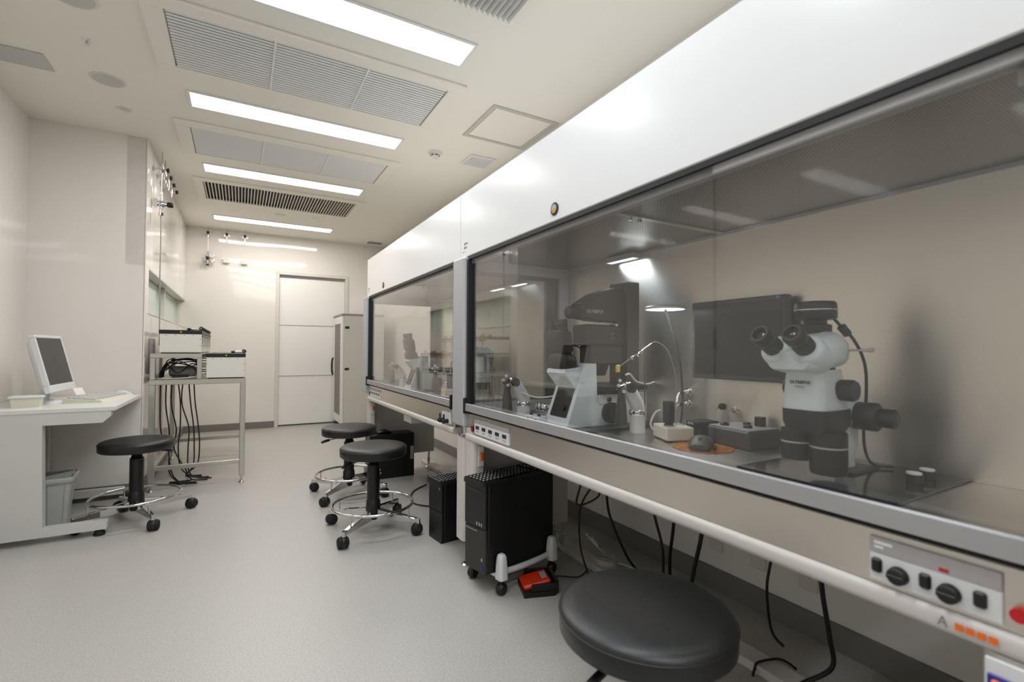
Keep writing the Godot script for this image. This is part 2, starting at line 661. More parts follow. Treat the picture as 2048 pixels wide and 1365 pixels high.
	struct("baseboard_back_right", G.new().bb(Vector3(1.355, 0, BACK), Vector3(RIGHT, 0.088, BACK + 0.01), 0.002), M.baseboard)
	struct("baseboard_left", G.new().bb(Vector3(LEFT, 0, FRONT), Vector3(LEFT + 0.01, 0.088, CORNER), 0.002), M.baseboard)
	struct("baseboard_corner", G.new().bb(Vector3(LEFT, 0, CORNER), Vector3(NOOK, 0.088, CORNER + 0.01), 0.002), M.baseboard)
	struct("baseboard_left_far", G.new().bb(Vector3(NOOK, 0, CORNER + 0.01), Vector3(NOOK + 0.01, 0.088, BACK), 0.002), M.baseboard)
	struct("baseboard_right", G.new().bb(Vector3(RIGHT - 0.01, 0, FRONT), Vector3(RIGHT, 0.095, BACK), 0.002), M.baseboard)
	# cable duct on the floor under the benches
	var t := struct_node("trim_1")
	for k in 4:
		var z0 := -0.1 - k * 1.06
		wp(t, "duct_cover", G.new().bb(Vector3(1.485, 0.0, z0), Vector3(1.57, 0.03, z0 - 1.056), 0.004), M.hood_panel)


# ---------------------------------------------------------------- ceiling fittings
const LAMP_AT := [1.66, 0.37, -0.94, -2.27, -3.515, -4.79, -6.55]  # first entry is an extra unseen lamp, added to lighten the room's front end


func ceiling_fittings() -> void:
	var words := ["farthest behind the camera, unseen and added to lighten the room", "just behind the camera", "overhead near the camera", "nearest, cut by the top edge of the picture", "second from the front, between the two wide slatted grilles", "third from the front, beside the coarse return grille", "farthest, just before the back wall"]
	for i in LAMP_AT.size():
		var z: float = LAMP_AT[i]
		var t := thing("ceiling_light", "long bright fluorescent ceiling panel, " + words[i], "light", Vector3(0.36, TOP, z), 0.0, "ceiling lights in a row")
		var w := 0.645
		var h := 0.095
		for s in [-1, 1]:
			part(t, "frame_rail", G.new().bb(Vector3(-w - 0.018, -0.008, s * h), Vector3(w + 0.018, 0, s * (h + 0.016)), 0.002), M.grille_white)
			part(t, "frame_end", G.new().bb(Vector3(s * w, -0.008, -h), Vector3(s * (w + 0.018), 0, h), 0.002), M.grille_white)
		part(t, "diffuser", G.new().bb(Vector3(-w, -0.003, -h), Vector3(w, 0, h)), M.lamp_glow)
		var l := AreaLight3D.new()
		l.name = "lamp_light"
		l.area_size = Vector2(w * 2, h * 2)
		l.light_energy = LAMP_ENERGY * (1.1 if i < 3 else 1.0)
		l.light_color = Color(0.92, 0.96, 1.0) if i < 4 else Color(1.0, 0.98, 0.955)
		l.shadow_enabled = true
		l.position = Vector3(0, -0.012, 0)
		l.rotation.x = -PI / 2
		t.add_child(l)
	# wide grilles with fine blades in three bays
	var k := 0
	for zc in [-2.875, -4.195]:
		var t := thing("return_grille", ["wide white ceiling grille of fine blades nearest the camera, in three bays", "wide white ceiling grille of fine blades, farther of the two, in three bays"][k], "grille", Vector3(0.36, TOP, zc), 0.0, "fine bladed ceiling grilles")
		k += 1
		grille_frame(t, 0.685, 0.255, 0.085)
		plenum(t, 0.685, 0.255)
		for x in [-0.228, 0.228]:
			part(t, "divider", G.new().bb(Vector3(x - 0.006, -0.016, -0.255), Vector3(x + 0.006, -0.002, 0.255), 0.002), M.grille_white)
		var blade := G.new().box(Vector3.ZERO, Vector3(0.444, 0.002, 0.0122)).mesh()
		for b in 3:
			for j in 20:
				put_mesh(t, "blade", blade, M.grille_white, Vector3(-0.4565 + b * 0.4565, -0.0095, -0.2422 + j * 0.0255), Vector3(-0.45, 0, 0))
	# coarse grille with blades the other way
	var r := thing("intake_grille", "narrow ceiling grille with coarse crosswise blades before the farthest light", "grille", Vector3(0.36, TOP, -5.455))
	grille_frame(r, 0.68, 0.29, 0.075)
	plenum(r, 0.68, 0.29)
	var fin := G.new().box(Vector3.ZERO, Vector3(0.0085, 0.014, 0.58)).mesh()
	for j in 50:
		put_mesh(r, "blade", fin, M.plastic_cream, Vector3(-0.668 + j * 0.02727, -0.01, 0))
	# supply register with a flat surround, cut by the top edge
	var q := thing("supply_register", "supply air register with deep blades at the top edge of the picture", "register", Vector3(0.72, TOP, -1.72))
	for s in [-1, 1]:
		part(q, "surround", G.new().bb(Vector3(-0.42, -0.006, s * 0.2), Vector3(0.42, 0, s * 0.3), 0.001), M.ceiling_paint)
		part(q, "surround", G.new().bb(Vector3(s * 0.345, -0.006, -0.2), Vector3(s * 0.42, 0, 0.2), 0.001), M.ceiling_paint)
	plenum(q, 0.345, 0.2)
	var vane := G.new().box(Vector3.ZERO, Vector3(0.003, 0.028, 0.4)).mesh()
	for j in 26:
		put_mesh(q, "blade", vane, M.grille_white, Vector3(-0.335 + j * 0.0268, -0.014, 0), Vector3(0, 0, 0.5))
	for z in [-0.1, 0.0, 0.1]:
		part(q, "cross_blade", G.new().bb(Vector3(-0.345, -0.012, z - 0.0015), Vector3(0.345, -0.003, z + 0.0015)), M.grille_white)
	# inspection hatch
	var h := thing("inspection_hatch", "square ceiling access hatch with grey rim above the near cabinet", "hatch", Vector3(1.605, TOP, -2.885))
	for s in [-1, 1]:
		part(h, "rim", G.new().bb(Vector3(-0.246, -0.007, s * 0.216), Vector3(0.246, 0, s * 0.246), 0.002), M.rim_grey)
		part(h, "rim", G.new().bb(Vector3(s * 0.216, -0.007, -0.216), Vector3(s * 0.246, 0, 0.216), 0.002), M.rim_grey)
	part(h, "hatch_panel", G.new().bb(Vector3(-0.211, -0.004, -0.211), Vector3(0.211, 0, 0.211), 0.001), M.ceiling_paint)
	# small square vent
	var v := thing("square_vent", "small square louvred vent beside the access hatch", "vent", Vector3(1.667, TOP, -3.508))
	for s in [-1, 1]:
		part(v, "rim", G.new().bb(Vector3(-0.112, -0.012, s * 0.09), Vector3(0.112, 0, s * 0.108), 0.002), M.grille_white)
		part(v, "rim", G.new().bb(Vector3(s * 0.095, -0.012, -0.09), Vector3(s * 0.112, 0, 0.09), 0.002), M.grille_white)
	plenum(v, 0.095, 0.09, 0.12)
	for j in 7:
		part(v, "blade", G.new().box(Vector3.ZERO, Vector3(0.19, 0.002, 0.011)), M.grille_white, Vector3(0, -0.008, -0.077 + j * 0.0257)).rotation.x = -0.45
	var s2 := thing("flat_vent", "flat pale vent plate by the back wall above the rack", "vent", Vector3(1.665, TOP, -6.965))
	part(s2, "plate", G.new().bb(Vector3(-0.1, -0.008, -0.065), Vector3(0.1, 0, 0.065), 0.003), M.mesh_grey)
	part(s2, "rim", G.new().bb(Vector3(-0.108, -0.004, -0.073), Vector3(0.108, 0, 0.073), 0.001), M.ceiling_paint)
	# smoke detector
	var sd := thing("smoke_detector", "round white smoke detector between grille and cabinet", "detector", Vector3(1.302, TOP, -3.525))
	part(sd, "base", G.new().lathe([Vector2(0, -0.012), Vector2(0.052, -0.012), Vector2(0.057, -0.006), Vector2(0.058, 0)], 32), M.detector_white)
	part(sd, "sensor", G.new().lathe([Vector2(0, -0.042), Vector2(0.022, -0.042), Vector2(0.03, -0.034), Vector2(0.034, -0.012)], 28), M.detector_white)
	for a in 6:
		var e := part(sd, "slot", G.new().box(Vector3(0, -0.026, 0.032), Vector3(0.02, 0.006, 0.004)), M.print_dark)
		e.rotation.y = a * TAU / 6
	# flush discs and sprinklers
	solo("ceiling_disc", "flat round blank disc before the farthest light", "disc", G.new().lathe([Vector2(0, -0.008), Vector2(0.05, -0.008), Vector2(0.056, -0.003), Vector2(0.057, 0)], 32), M.detector_white, Vector3(0.375, TOP, -6.075))
	sprinkler(Vector3(0.728, TOP, -6.035), "small sprinkler head before the farthest light")
	sprinkler(Vector3(-0.69, TOP, -3.11), "small sprinkler head left of the grilles")
	var sp := thing("ceiling_speaker", "round grey ceiling speaker above the desk", "speaker", Vector3(-0.682, TOP, -3.512))
	part(sp, "speaker_rim", G.new().lathe([Vector2(0.07, -0.003), Vector2(0.078, -0.006), Vector2(0.083, -0.003), Vector2(0.084, 0)], 36), M.detector_white)
	part(sp, "speaker_mesh", G.new().lathe([Vector2(0, -0.004), Vector2(0.073, -0.004), Vector2(0.074, 0)], 36), M.speaker_grey)
	var dl := thing("downlight", "small round recessed downlight above the corner wall", "downlight", Vector3(-0.672, TOP, -3.89))
	part(dl, "downlight_rim", G.new().lathe([Vector2(0.028, -0.004), Vector2(0.036, -0.006), Vector2(0.042, -0.003), Vector2(0.043, 0)], 28), M.detector_white)
	part(dl, "reflector", G.new().lathe([Vector2(0, -0.002), Vector2(0.02, -0.003), Vector2(0.03, -0.005)], 28), M.chrome)
	solo("ceiling_cover", "grey rectangular cover plate at the left edge of the ceiling", "plate", G.new().bb(Vector3(-0.16, -0.008, -0.09), Vector3(0.16, 0, 0.09), 0.002), M.speaker_grey, Vector3(-1.08, TOP, -3.46))
	var sp2 := thing("round_diffuser", "round grey diffuser in the top left corner of the ceiling", "diffuser", Vector3(-0.66, TOP, -2.745))
	part(sp2, "diffuser_rim", G.new().lathe([Vector2(0.075, -0.003), Vector2(0.083, -0.006), Vector2(0.09, 0)], 36), M.detector_white)
	part(sp2, "diffuser_mesh", G.new().lathe([Vector2(0, -0.004), Vector2(0.078, -0.004), Vector2(0.079, 0)], 36), M.speaker_grey)


func grille_frame(t: Node3D, w: float, h: float, b: float) -> void:
	for s in [-1, 1]:
		part(t, "frame_rail", G.new().bb(Vector3(-w - b, -0.016, s * h), Vector3(w + b, 0, s * (h + b)), 0.003), M.ceiling_paint)
		part(t, "frame_end", G.new().bb(Vector3(s * w, -0.016, -h), Vector3(s * (w + b), 0, h), 0.003), M.ceiling_paint)


func sprinkler(at: Vector3, label: String) -> void:
	var t := thing("sprinkler", label, "sprinkler", at, 0.0, "sprinkler heads")
	part(t, "escutcheon", G.new().lathe([Vector2(0, -0.004), Vector2(0.014, -0.005), Vector2(0.018, 0)], 20), M.aluminium_bright)
	part(t, "stem", G.new().cyl(Vector3(0, -0.003, 0), Vector3(0, -0.022, 0), 0.005), M.chrome)
	part(t, "deflector", G.new().cyl(Vector3(0, -0.022, 0), Vector3(0, -0.0245, 0), 0.013), M.chrome)


# ---------------------------------------------------------------- stools
func caster(t: Node3D, at: Vector3, turn: float) -> void:
	var c := Node3D.new()
	c.name = "caster"
	c.position = at
	c.rotation.y = turn
	t.add_child(c, true)
	part(c, "caster_stem", G.new().cyl(Vector3(0, 0.05, 0), Vector3(0, 0.09, 0), 0.006, 0.006, 12), M.chrome)
	part(c, "caster_hood", G.new().lathe([Vector2(0, 0.0), Vector2(0.03, 0.0), Vector2(0.0325, 0.003), Vector2(0.0325, 0.021), Vector2(0.03, 0.024), Vector2(0, 0.024)], 20, Vector3(-0.008, 0.0345, 0.012), Vector3(0, 0, -1)).cyl(Vector3(0, 0.045, 0), Vector3(0, 0.064, 0), 0.011, 0.009, 14), M.plastic_black)
	for s in [-1, 1]:
		part(c, "wheel", G.new().lathe([Vector2(0, -0.014), Vector2(0.02, -0.014), Vector2(0.028, -0.009), Vector2(0.031, 0), Vector2(0.029, 0.009), Vector2(0.024, 0.0135), Vector2(0, 0.0135)], 24, Vector3(-0.012, 0.031, s * 0.0145), Vector3(0, 0, 1)), M.rubber_black)


func stool(label: String, at: Vector3, turn: float, casters: Array, lever: float) -> void:
	var t := thing("lab_stool", label, "stool", at, turn, "round black stools on chrome bases")
	var seat := part(t, "seat", G.new().lathe([Vector2(0, 0.432), Vector2(0.165, 0.432), Vector2(0.184, 0.436), Vector2(0.19, 0.442), Vector2(0.191, 0.478), Vector2(0.1895, 0.484), Vector2(0.184, 0.490), Vector2(0.172, 0.496), Vector2(0.15, 0.5), Vector2(0.08, 0.503), Vector2(0, 0.504)], 64), M.vinyl_black)
	part(seat, "seat_piping", G.new().ring(Vector3(0, 0.479, 0), 0.1905, 0.0022, Vector3.UP, 64, 6), M.vinyl_black)
	part(seat, "seat_plate", G.new().cyl(Vector3(0, 0.42, 0), Vector3(0, 0.432, 0), 0.07), M.plastic_black)
	var prof := [Vector2(0.0, 0.405), Vector2(0.026, 0.405), Vector2(0.031, 0.385)]
	for i in 16:
		prof.append(Vector2(0.0375, 0.382 - i * 0.0125))
		prof.append(Vector2(0.0345, 0.376 - i * 0.0125))
	prof.append_array([Vector2(0.036, 0.178), Vector2(0.04, 0.17), Vector2(0.043, 0.11), Vector2(0.041, 0.09), Vector2(0, 0.09)])
	prof.reverse()
	part(t, "column", G.new().lathe(prof, 28), M.plastic_black)
	part(t, "gas_rod", G.new().cyl(Vector3(0, 0.4, 0), Vector3(0, 0.425, 0), 0.022), M.plastic_black)
	var lv := part(t, "lever", G.new().tube([Vector3(0.02, 0.418, 0), Vector3(0.09, 0.414, 0), Vector3(0.145, 0.406, 0)], 0.004, 8), M.chrome)
	part(lv, "lever_grip", G.new().tube([Vector3(0.14, 0.407, 0), Vector3(0.17, 0.401, 0), Vector3(0.195, 0.394, 0)], 0.0095, 10), M.plastic_black)
	lv.rotation.y = lever
	var ringp := part(t, "foot_ring", G.new().ring(Vector3(0, 0.152, 0), 0.228, 0.0085, Vector3.UP, 56, 12), M.chrome)
	part(t, "hub", G.new().lathe([Vector2(0, 0.066), Vector2(0.036, 0.066), Vector2(0.04, 0.075), Vector2(0.042, 0.125), Vector2(0.036, 0.134), Vector2(0, 0.134)], 24), M.plastic_black)
	for k in 4:
		var a := TAU * k / 4
		var d := Vector3(cos(a), 0, -sin(a))
		var leg := part(t, "leg", leg_shape(), M.chrome)
		leg.rotation.y = a
		part(ringp, "strut", G.new().cyl(d * 0.228 + Vector3(0, 0.098, 0), d * 0.228 + Vector3(0, 0.152, 0), 0.0045, 0.0045, 10), M.chrome)
		caster(t, d * 0.292, casters[k])


func leg_shape() -> G:
	var g := G.new()
	# a tapered beam along +x, deep at the hub, with a rounded outer end over the caster
	var w0 := 0.016
	var w1 := 0.012
	var y := [[0.03, 0.128, 0.066, w0], [0.13, 0.113, 0.068, w0], [0.27, 0.094, 0.070, w1], [0.29, 0.092, 0.069, w1]]
	var rings := []
	for e in y:
		var b := 0.003
		rings.append([Vector3(e[0], e[1], e[3] - b), Vector3(e[0], e[1] - b, e[3]), Vector3(e[0], e[2], e[3]), Vector3(e[0], e[2], -e[3]), Vector3(e[0], e[1] - b, -e[3]), Vector3(e[0], e[1], -e[3] + b)])
	for i in rings.size() - 1:
		for k in 6:
			var l := (k + 1) % 6
			var p0: Vector3 = rings[i][k]
			var p1: Vector3 = rings[i][l]
			var p2: Vector3 = rings[i + 1][l]
			var p3: Vector3 = rings[i + 1][k]
			var nn := (p1 - p0).cross(p3 - p0).normalized()
			var mid := (p0 + p1 + p2 + p3) / 4.0 - Vector3((p0.x + p2.x) / 2, 0.09, 0)
			g.quad(p0, p1, p2, p3, nn if nn.dot(mid) > 0 else -nn)
	g.cyl(Vector3(0.291, 0.066, 0), Vector3(0.291, 0.0925, 0), w1, w1 * 0.85, 16)
	return g


func stools() -> void:
	stool("round black stool in front of the white desk", Vector3(-0.545, 0, -3.72), 0.42, [2.2, 0.6, 2.8, 4.2], 0.15)
	stool("nearer of the two black stools standing together by the cabinets", Vector3(0.694, 0, -2.87), 0.80, [0.5, 2.6, 4.0, 5.2], 2.6)
	stool("farther of the two black stools, half hidden behind the nearer one", Vector3(0.705, 0, -3.655), 0.86, [1.0, 2.2, 4.4, 5.6], 2.35)
	stool("large looking black stool in the foreground, nearest the camera", Vector3(0.793, 0, -0.79), 0.3, [0.2, 1.6, 3.3, 5.0], 3.02)


# ---------------------------------------------------------------- the cabinets (clean hoods)
const FX := 0.95


func hood(z0: float, z1: float, near: bool) -> void:
	# z0: far end, z1: near end
	var zc := (z0 + z1) / 2
	var lab := "near white glass-fronted hood bench with a stereo microscope inside" if near else "far white glass-fronted hood bench, next to the grey rack"
	var t := thing("hood_bench", lab, "hood", Vector3(1.25, 0, zc), 0.0, "glass-fronted hood benches")
	# canopy
	wp(t, "canopy", G.new().bb(Vector3(FX, 1.512, z0 + 0.0015), Vector3(1.855, 1.836, z1 - 0.0015), 0.004), M.white_coat)  # depth carried back to the wall, unseen, to block light from above
	var rb := z1 - 0.04 if near else z1 - 0.056
	wp(t, "front_seal", G.new().bb(Vector3(FX + 0.002, 1.497, z0 + 0.04), Vector3(FX + 0.012, 1.512, rb)), M.seal_black)
	wp(t, "top_rail", G.new().bb(Vector3(FX + 0.012, 1.476, z0 + 0.04), Vector3(FX + 0.04, 1.512, rb), 0.003), M.aluminium)
	wp(t, "inner_rail", G.new().bb(Vector3(FX + 0.045, 1.49, z0 + 0.04), Vector3(FX + 0.075, 1.512, rb), 0.003), M.stainless_frame)
	# round badge with a dark ring and a gilt lower half
	var bz := lerpf(z0, z1, 0.42) if near else z0 + 0.535
	if near:
		bz = -1.375
	var badge := wp(t, "badge", G.new().lathe([Vector2(0, 0), Vector2(0.021, 0), Vector2(0.023, 0.003), Vector2(0.02, 0.0045), Vector2(0, 0.0045)], 30, Vector3(FX, 1.555, bz), Vector3(-1, 0, 0)), M.print_dark)
	var pw := PackedVector2Array()
	var pg := PackedVector2Array()
	for i in 13:
		var a := PI * i / 12
		pw.append(Vector2(cos(a), sin(a)) * 0.0155)
		pg.append(Vector2(cos(a), -sin(a)) * 0.0155)
	var gw := G.new()
	gw.t = Transform3D(Basis(Vector3(0, 0, -1), Vector3.UP, Vector3(1, 0, 0)), Vector3(FX - 0.0052, 1.5545, bz))
	gw.prism(pw, 0, 0.0007)
	var gg := G.new()
	gg.t = gw.t
	gg.prism(pg, 0, 0.0007)
	wp(t, "badge_upper", gw, M.label_grey)
	wp(t, "badge_lower", gg, M.gold)
	# maker's mark: small coloured squares in three columns
	var mz := z0 + 0.052
	var my := 1.578
	for q in [[0, 0, "red", 0.011], [1, 0, "print_dark", 0.009], [2, 0, "green", 0.006], [0, 1, "navy", 0.009], [1, 1, "navy", 0.009], [0, 2, "green", 0.004], [-1, 2, "print_dark", 0.005]]:
		wp(t, "maker_mark", G.new().box(Vector3(FX - 0.0003, my - q[1] * 0.019, mz + q[0] * 0.018), Vector3(0.0012, q[3] * 1.1, q[3])), M[q[2]])
	# posts
	var ends := [[z0 - 0.05, z0 + 0.09], [z1 - 0.04, z1 + 0.10]] if near else [[z0 - 0.06, z0 + 0.07]]
	for e in ends:
		wp(t, "post", G.new().bb(Vector3(0.93, 0.69, e[0]), Vector3(1.0, 1.511, e[1]), 0.008), M.post_grey)
	var a0 := z0 + 0.09 if near else z0 + 0.07
	var a1 := z1 - 0.041 if near else z1 - 0.062
	for z in [a0 + 0.010, a1 - 0.010]:
		wp(t, "sash_guide", G.new().bb(Vector3(0.945, 0.80, z - 0.009), Vector3(0.985, 1.495, z + 0.009), 0.002), M.seal_black)
	# sash: panes and lower handle rail
	if near:
		wp(t, "sash_pane", G.new().bb(Vector3(0.962, 0.792, a0 + 0.004), Vector3(0.967, 1.5, -0.741)), M.sash_glass)
		var p2 := wp(t, "sash_pane", G.new().bb(Vector3(0.969, 0.792, -0.742), Vector3(0.974, 1.5, a1)), M.sash_glass)
		p2.set_meta("label", "right hand glass pane")
	else:
		wp(t, "sash_pane", G.new().bb(Vector3(0.962, 0.792, a0 + 0.004), Vector3(0.967, 1.5, a1 - 0.004)), M.sash_glass)
	var hp := G.new()
	hp.t = Transform3D(Basis.IDENTITY, Vector3(0, 0, 0))
	hp.prism(PackedVector2Array([Vector2(0.934, 0.77), Vector2(0.976, 0.77), Vector2(0.976, 0.793), Vector2(0.956, 0.795), Vector2(0.956, 0.8), Vector2(0.94, 0.806), Vector2(0.934, 0.803)]), a0 + 0.003, a1 - 0.003)
	wp(t, "sash_handle", hp, M.aluminium)
	for z in [a0 + 0.009, a1 - 0.009]:
		wp(t, "handle_cap", G.new().bb(Vector3(0.928, 0.756, z - 0.008), Vector3(0.97, 0.832, z + 0.008), 0.003), M.plastic_black)
	# bench edge: stainless fascia, slot, pale lip
	wp(t, "fascia", G.new().bb(Vector3(0.953, 0.664, a0), Vector3(0.975, 0.757, a1), 0.002).brushed(), M.stainless)
	wp(t, "slot", G.new().bb(Vector3(0.962, 0.757, a0), Vector3(0.98, 0.77, a1)), M.seal_black)
	var lip := PackedVector2Array([Vector2(1.0, 0.664), Vector2(0.955, 0.664)])
	for c in [[0.955, 0.652, 90.0], [0.955, 0.641, 180.0]]:
		for i in 5:
			var a := deg_to_rad(c[2] + 90.0 * i / 4)
			lip.append(Vector2(c[0] + cos(a) * 0.012, c[1] + sin(a) * 0.012))
	lip.append(Vector2(1.0, 0.629))
	wp(t, "bench_lip", G.new().prism(lip, a0 - 0.0, a1), M.hood_panel)
	# worktop and interior
	wp(t, "worktop", G.new().bb(Vector3(0.976, 0.70, z0 + 0.07), Vector3(1.575, 0.745, z1 - 0.07), 0.002).brushed(), M.stainless)
	wp(t, "back_panel", G.new().bb(Vector3(1.56, 0.7455, z0 + 0.06), Vector3(1.59, 1.505, z1 - 0.06)).brushed(), M.stainless_wall)
	wp(t, "inner_ceiling", G.new().bb(Vector3(FX + 0.075, 1.503, z0 + 0.05), Vector3(1.585, 1.5125, z1 - 0.05)), M.perforated)
	var zm := zc + 0.02
	wp(t, "ceiling_bar", G.new().bb(Vector3(1.03, 1.497, zm - 0.012), Vector3(1.555, 1.5035, zm + 0.012), 0.001), M.stainless_frame)
	for x in [1.1, 1.14]:
		wp(t, "bar_bolt", G.new().cyl(Vector3(x, 1.485, zm), Vector3(x, 1.497, zm), 0.008, 0.006, 10), M.chrome)
	wp(t, "corner_trim", G.new().bb(Vector3(1.552, 1.492, z0 + 0.06), Vector3(1.561, 1.503, z1 - 0.06), 0.001), M.aluminium)
	# glazed ends: frame of bars round a side pane
	for e in [[z0 + 0.06, 1], [z1 - 0.06, -1]]:
		var z: float = e[0]
		var s: float = e[1]
		wp(t, "side_pane", G.new().bb(Vector3(1.0, 0.8, z + s * 0.008), Vector3(1.5, 1.45, z + s * 0.012)), M.side_glass)
		wp(t, "side_rail", G.new().bb(Vector3(0.985, 1.45, z), Vector3(1.56, 1.503, z + s * 0.02), 0.002), M.aluminium)
		wp(t, "side_rail", G.new().bb(Vector3(0.985, 0.745, z), Vector3(1.56, 0.8, z + s * 0.02), 0.002), M.aluminium)
		wp(t, "side_stile", G.new().bb(Vector3(1.5, 0.8, z), Vector3(1.56, 1.45, z + s * 0.02), 0.002), M.aluminium)
	# lower ends: a rounded front post and a thin sheet running back from it
	for e in [[z0 + 0.066, z0 + 0.17, 1], [z1 - 0.12, z1 - 0.02, -1]] if near else [[z0 + 0.02, z0 + 0.10, 1], [z1 - 0.04, z1 + 0.062, -1]]:
		var g := G.new()
		g.t = Transform3D(Basis(Vector3(1, 0, 0), Vector3(0, 0, 1), Vector3(0, -1, 0)), Vector3(0, 0, 0))
		var pts := PackedVector2Array([Vector2(1.0, e[0]), Vector2(1.0, e[1])])
		for c in [[FX + 0.022, e[1] - 0.022, 90.0], [FX + 0.022, e[0] + 0.022, 180.0]]:
			for i in 6:
				var a := deg_to_rad(c[2] + 90.0 * i / 5)
				pts.append(Vector2(c[0] + cos(a) * 0.022, c[1] + sin(a) * 0.022))
		var ytop := 0.689 if e[2] > 0 and near else 0.628
		g.prism(pts, -0.13, -ytop)
		wp(t, "end_post", g, M.hood_panel)
		var zo: float = e[0] if e[2] > 0 else e[1]
		wp(t, "end_sheet", G.new().bb(Vector3(1.0, 0.13, zo), Vector3(1.85 if e[2] < 0 and near else 1.56, 0.64, zo + e[2] * 0.01), 0.002), M.hood_panel)  # near hood's outer sheet is lengthened to the wall to block side light
		var fz: float = zo + e[2] * 0.036
		for x in [0.99, 1.5]:
			wp(t, "levelling_foot", G.new().cyl(Vector3(x, 0.014, fz), Vector3(x, 0.14, fz), 0.009, 0.009, 12).cyl(Vector3(x, 0.045, fz), Vector3(x, 0.085, fz), 0.015, 0.015, 6).lathe([Vector2(0, 0), Vector2(0.03, 0), Vector2(0.03, 0.006), Vector2(0.012, 0.018), Vector2(0, 0.018)], 20, Vector3(x, 0, fz)), M.chrome)
	for e in [z0 + 0.004, z1 - 0.014]:
		wp(t, "added_light_baffle", G.new().bb(Vector3(1.592, 0.64, e), Vector3(1.855, 1.511, e + 0.01)), M.hood_panel)  # unseen sheets added behind the hood to keep light from under the bench
	wp(t, "under_rail", G.new().bb(Vector3(1.0, 0.645, z0 + 0.18), Vector3(1.56, 0.70, z1 - 0.18)), M.desk_grey)
	# controls at the far end: display strip, red rocker, switch plate
	var cz := z0 + 0.18 if near else z0 + 0.15
	var strip := wp(t, "display_strip", G.new().bb(Vector3(0.948, 0.672, cz), Vector3(0.954, 0.722, cz + 0.325), 0.001), M.plastic_white)
	wp(t, "strip_header", G.new().bb(Vector3(0.9476, 0.723, cz), Vector3(0.954, 0.74, cz + 0.325), 0.001), M.label_grey)
	for i in 5:
		var z := cz + 0.033 + i * 0.064
		part(strip, "readout", G.new().box(Vector3(0.9475, 0.704, z), Vector3(0.002, 0.015, 0.034)), M.print_dark)
		part(strip, "print", G.new().box(Vector3(0.9478, 0.686, z - 0.009), Vector3(0.001, 0.006, 0.006)).box(Vector3(0.9478, 0.686, z), Vector3(0.001, 0.006, 0.006)).box(Vector3(0.9478, 0.686, z + 0.009), Vector3(0.001, 0.006, 0.006)), M.label_grey)
	wp(t, "red_rocker", G.new().bb(Vector3(0.944, 0.678, cz - 0.03), Vector3(0.954, 0.706, cz - 0.012), 0.002), M.red_dark)
	var pz := z0 + 0.172 if near else z0 + 0.102
	wp(t, "switch_plate", G.new().bb(Vector3(0.972, 0.515, pz), Vector3(1.0, 0.61, pz + 0.006), 0.002), M.plastic_white)
	wp(t, "orange_rocker", G.new().bb(Vector3(0.978, 0.545, pz + 0.006), Vector3(0.994, 0.58, pz + 0.018), 0.003), M.orange)
	if near:
		# controls at the near end: three rockers, two dials
		wp(t, "control_panel", G.new().bb(Vector3(0.948, 0.672, -0.418), Vector3(0.954, 0.718, -0.253), 0.001), M.plastic_white)
		wp(t, "control_header", G.new().bb(Vector3(0.9476, 0.718, -0.418), Vector3(0.954, 0.745, -0.253), 0.001), M.label_grey)
		wp(t, "print", G.new().box(Vector3(0.9474, 0.7365, -0.398), Vector3(0.0008, 0.005, 0.026)).box(Vector3(0.9474, 0.729, -0.404), Vector3(0.0008, 0.004, 0.013)), M.print_white)
		wp(t, "red_mark", G.new().box(Vector3(0.9474, 0.724, -0.318), Vector3(0.0008, 0.005, 0.012)), M.red)
		for z in [-0.407, -0.341, -0.276]:
			wp(t, "rocker", G.new().box(Vector3(0.947, 0.698, z), Vector3(0.01, 0.024, 0.015), 0.003), M.plastic_black)
		for z in [-0.376, -0.311]:
			wp(t, "dial", G.new().lathe([Vector2(0, 0), Vector2(0.0145, 0), Vector2(0.0135, 0.012), Vector2(0.011, 0.014), Vector2(0, 0.014)], 20, Vector3(0.948, 0.692, z), Vector3(-1, 0, 0)).box(Vector3(0.933, 0.692, z), Vector3(0.006, 0.006, 0.024), 0.001), M.plastic_black)
		wp(t, "red_button", G.new().cyl(Vector3(0.954, 0.695, -0.235), Vector3(0.942, 0.695, -0.235), 0.01), M.red)
		lettering(t, "warning_print", "A", 0.02, M.print_grey, Vector3(0.9398, 0.6485, -0.318) - t.position, Basis(Vector3(0, 0, 1), Vector3.UP, Vector3(-1, 0, 0)))
		for i in 4:
			wp(t, "warning_mark", G.new().box(Vector3(0.94, 0.6485, -0.298 + i * 0.0125), Vector3(0.0012, 0.01, 0.0095)), M.orange)
		wp(t, "switch_plate", G.new().bb(Vector3(0.944, 0.52, -0.272), Vector3(0.95, 0.622, -0.19), 0.002), M.plastic_white)
		wp(t, "plate_rim", G.new().bb(Vector3(0.940, 0.553, -0.268), Vector3(0.944, 0.600, -0.206), 0.001), M.blue)
		wp(t, "orange_rocker", G.new().bb(Vector3(0.934, 0.556, -0.263), Vector3(0.941, 0.595, -0.21), 0.002), M.orange)
	else:
		# two black taps on a white plate, socket box under the edge
		wp(t, "tap_plate", G.new().bb(Vector3(0.948, 0.675, -2.43), Vector3(0.954, 0.732, -2.31), 0.001), M.plastic_white)
		for z in [-2.4, -2.345]:
			wp(t, "tap", G.new().cyl(Vector3(0.95, 0.688, z), Vector3(0.915, 0.688, z), 0.012, 0.01, 14).box(Vector3(0.925, 0.7, z), Vector3(0.008, 0.05, 0.01), 0.002).box(Vector3(0.926, 0.688, z), Vector3(0.02, 0.014, 0.03), 0.003), M.plastic_black)
		wp(t, "socket_box", G.new().bb(Vector3(0.975, 0.575, -3.21), Vector3(1.1, 0.628, -3.05), 0.003), M.plastic_white)


func hoods() -> void:
	hood(-2.2, -0.16, true)
	hood(-4.22, -2.202, false)


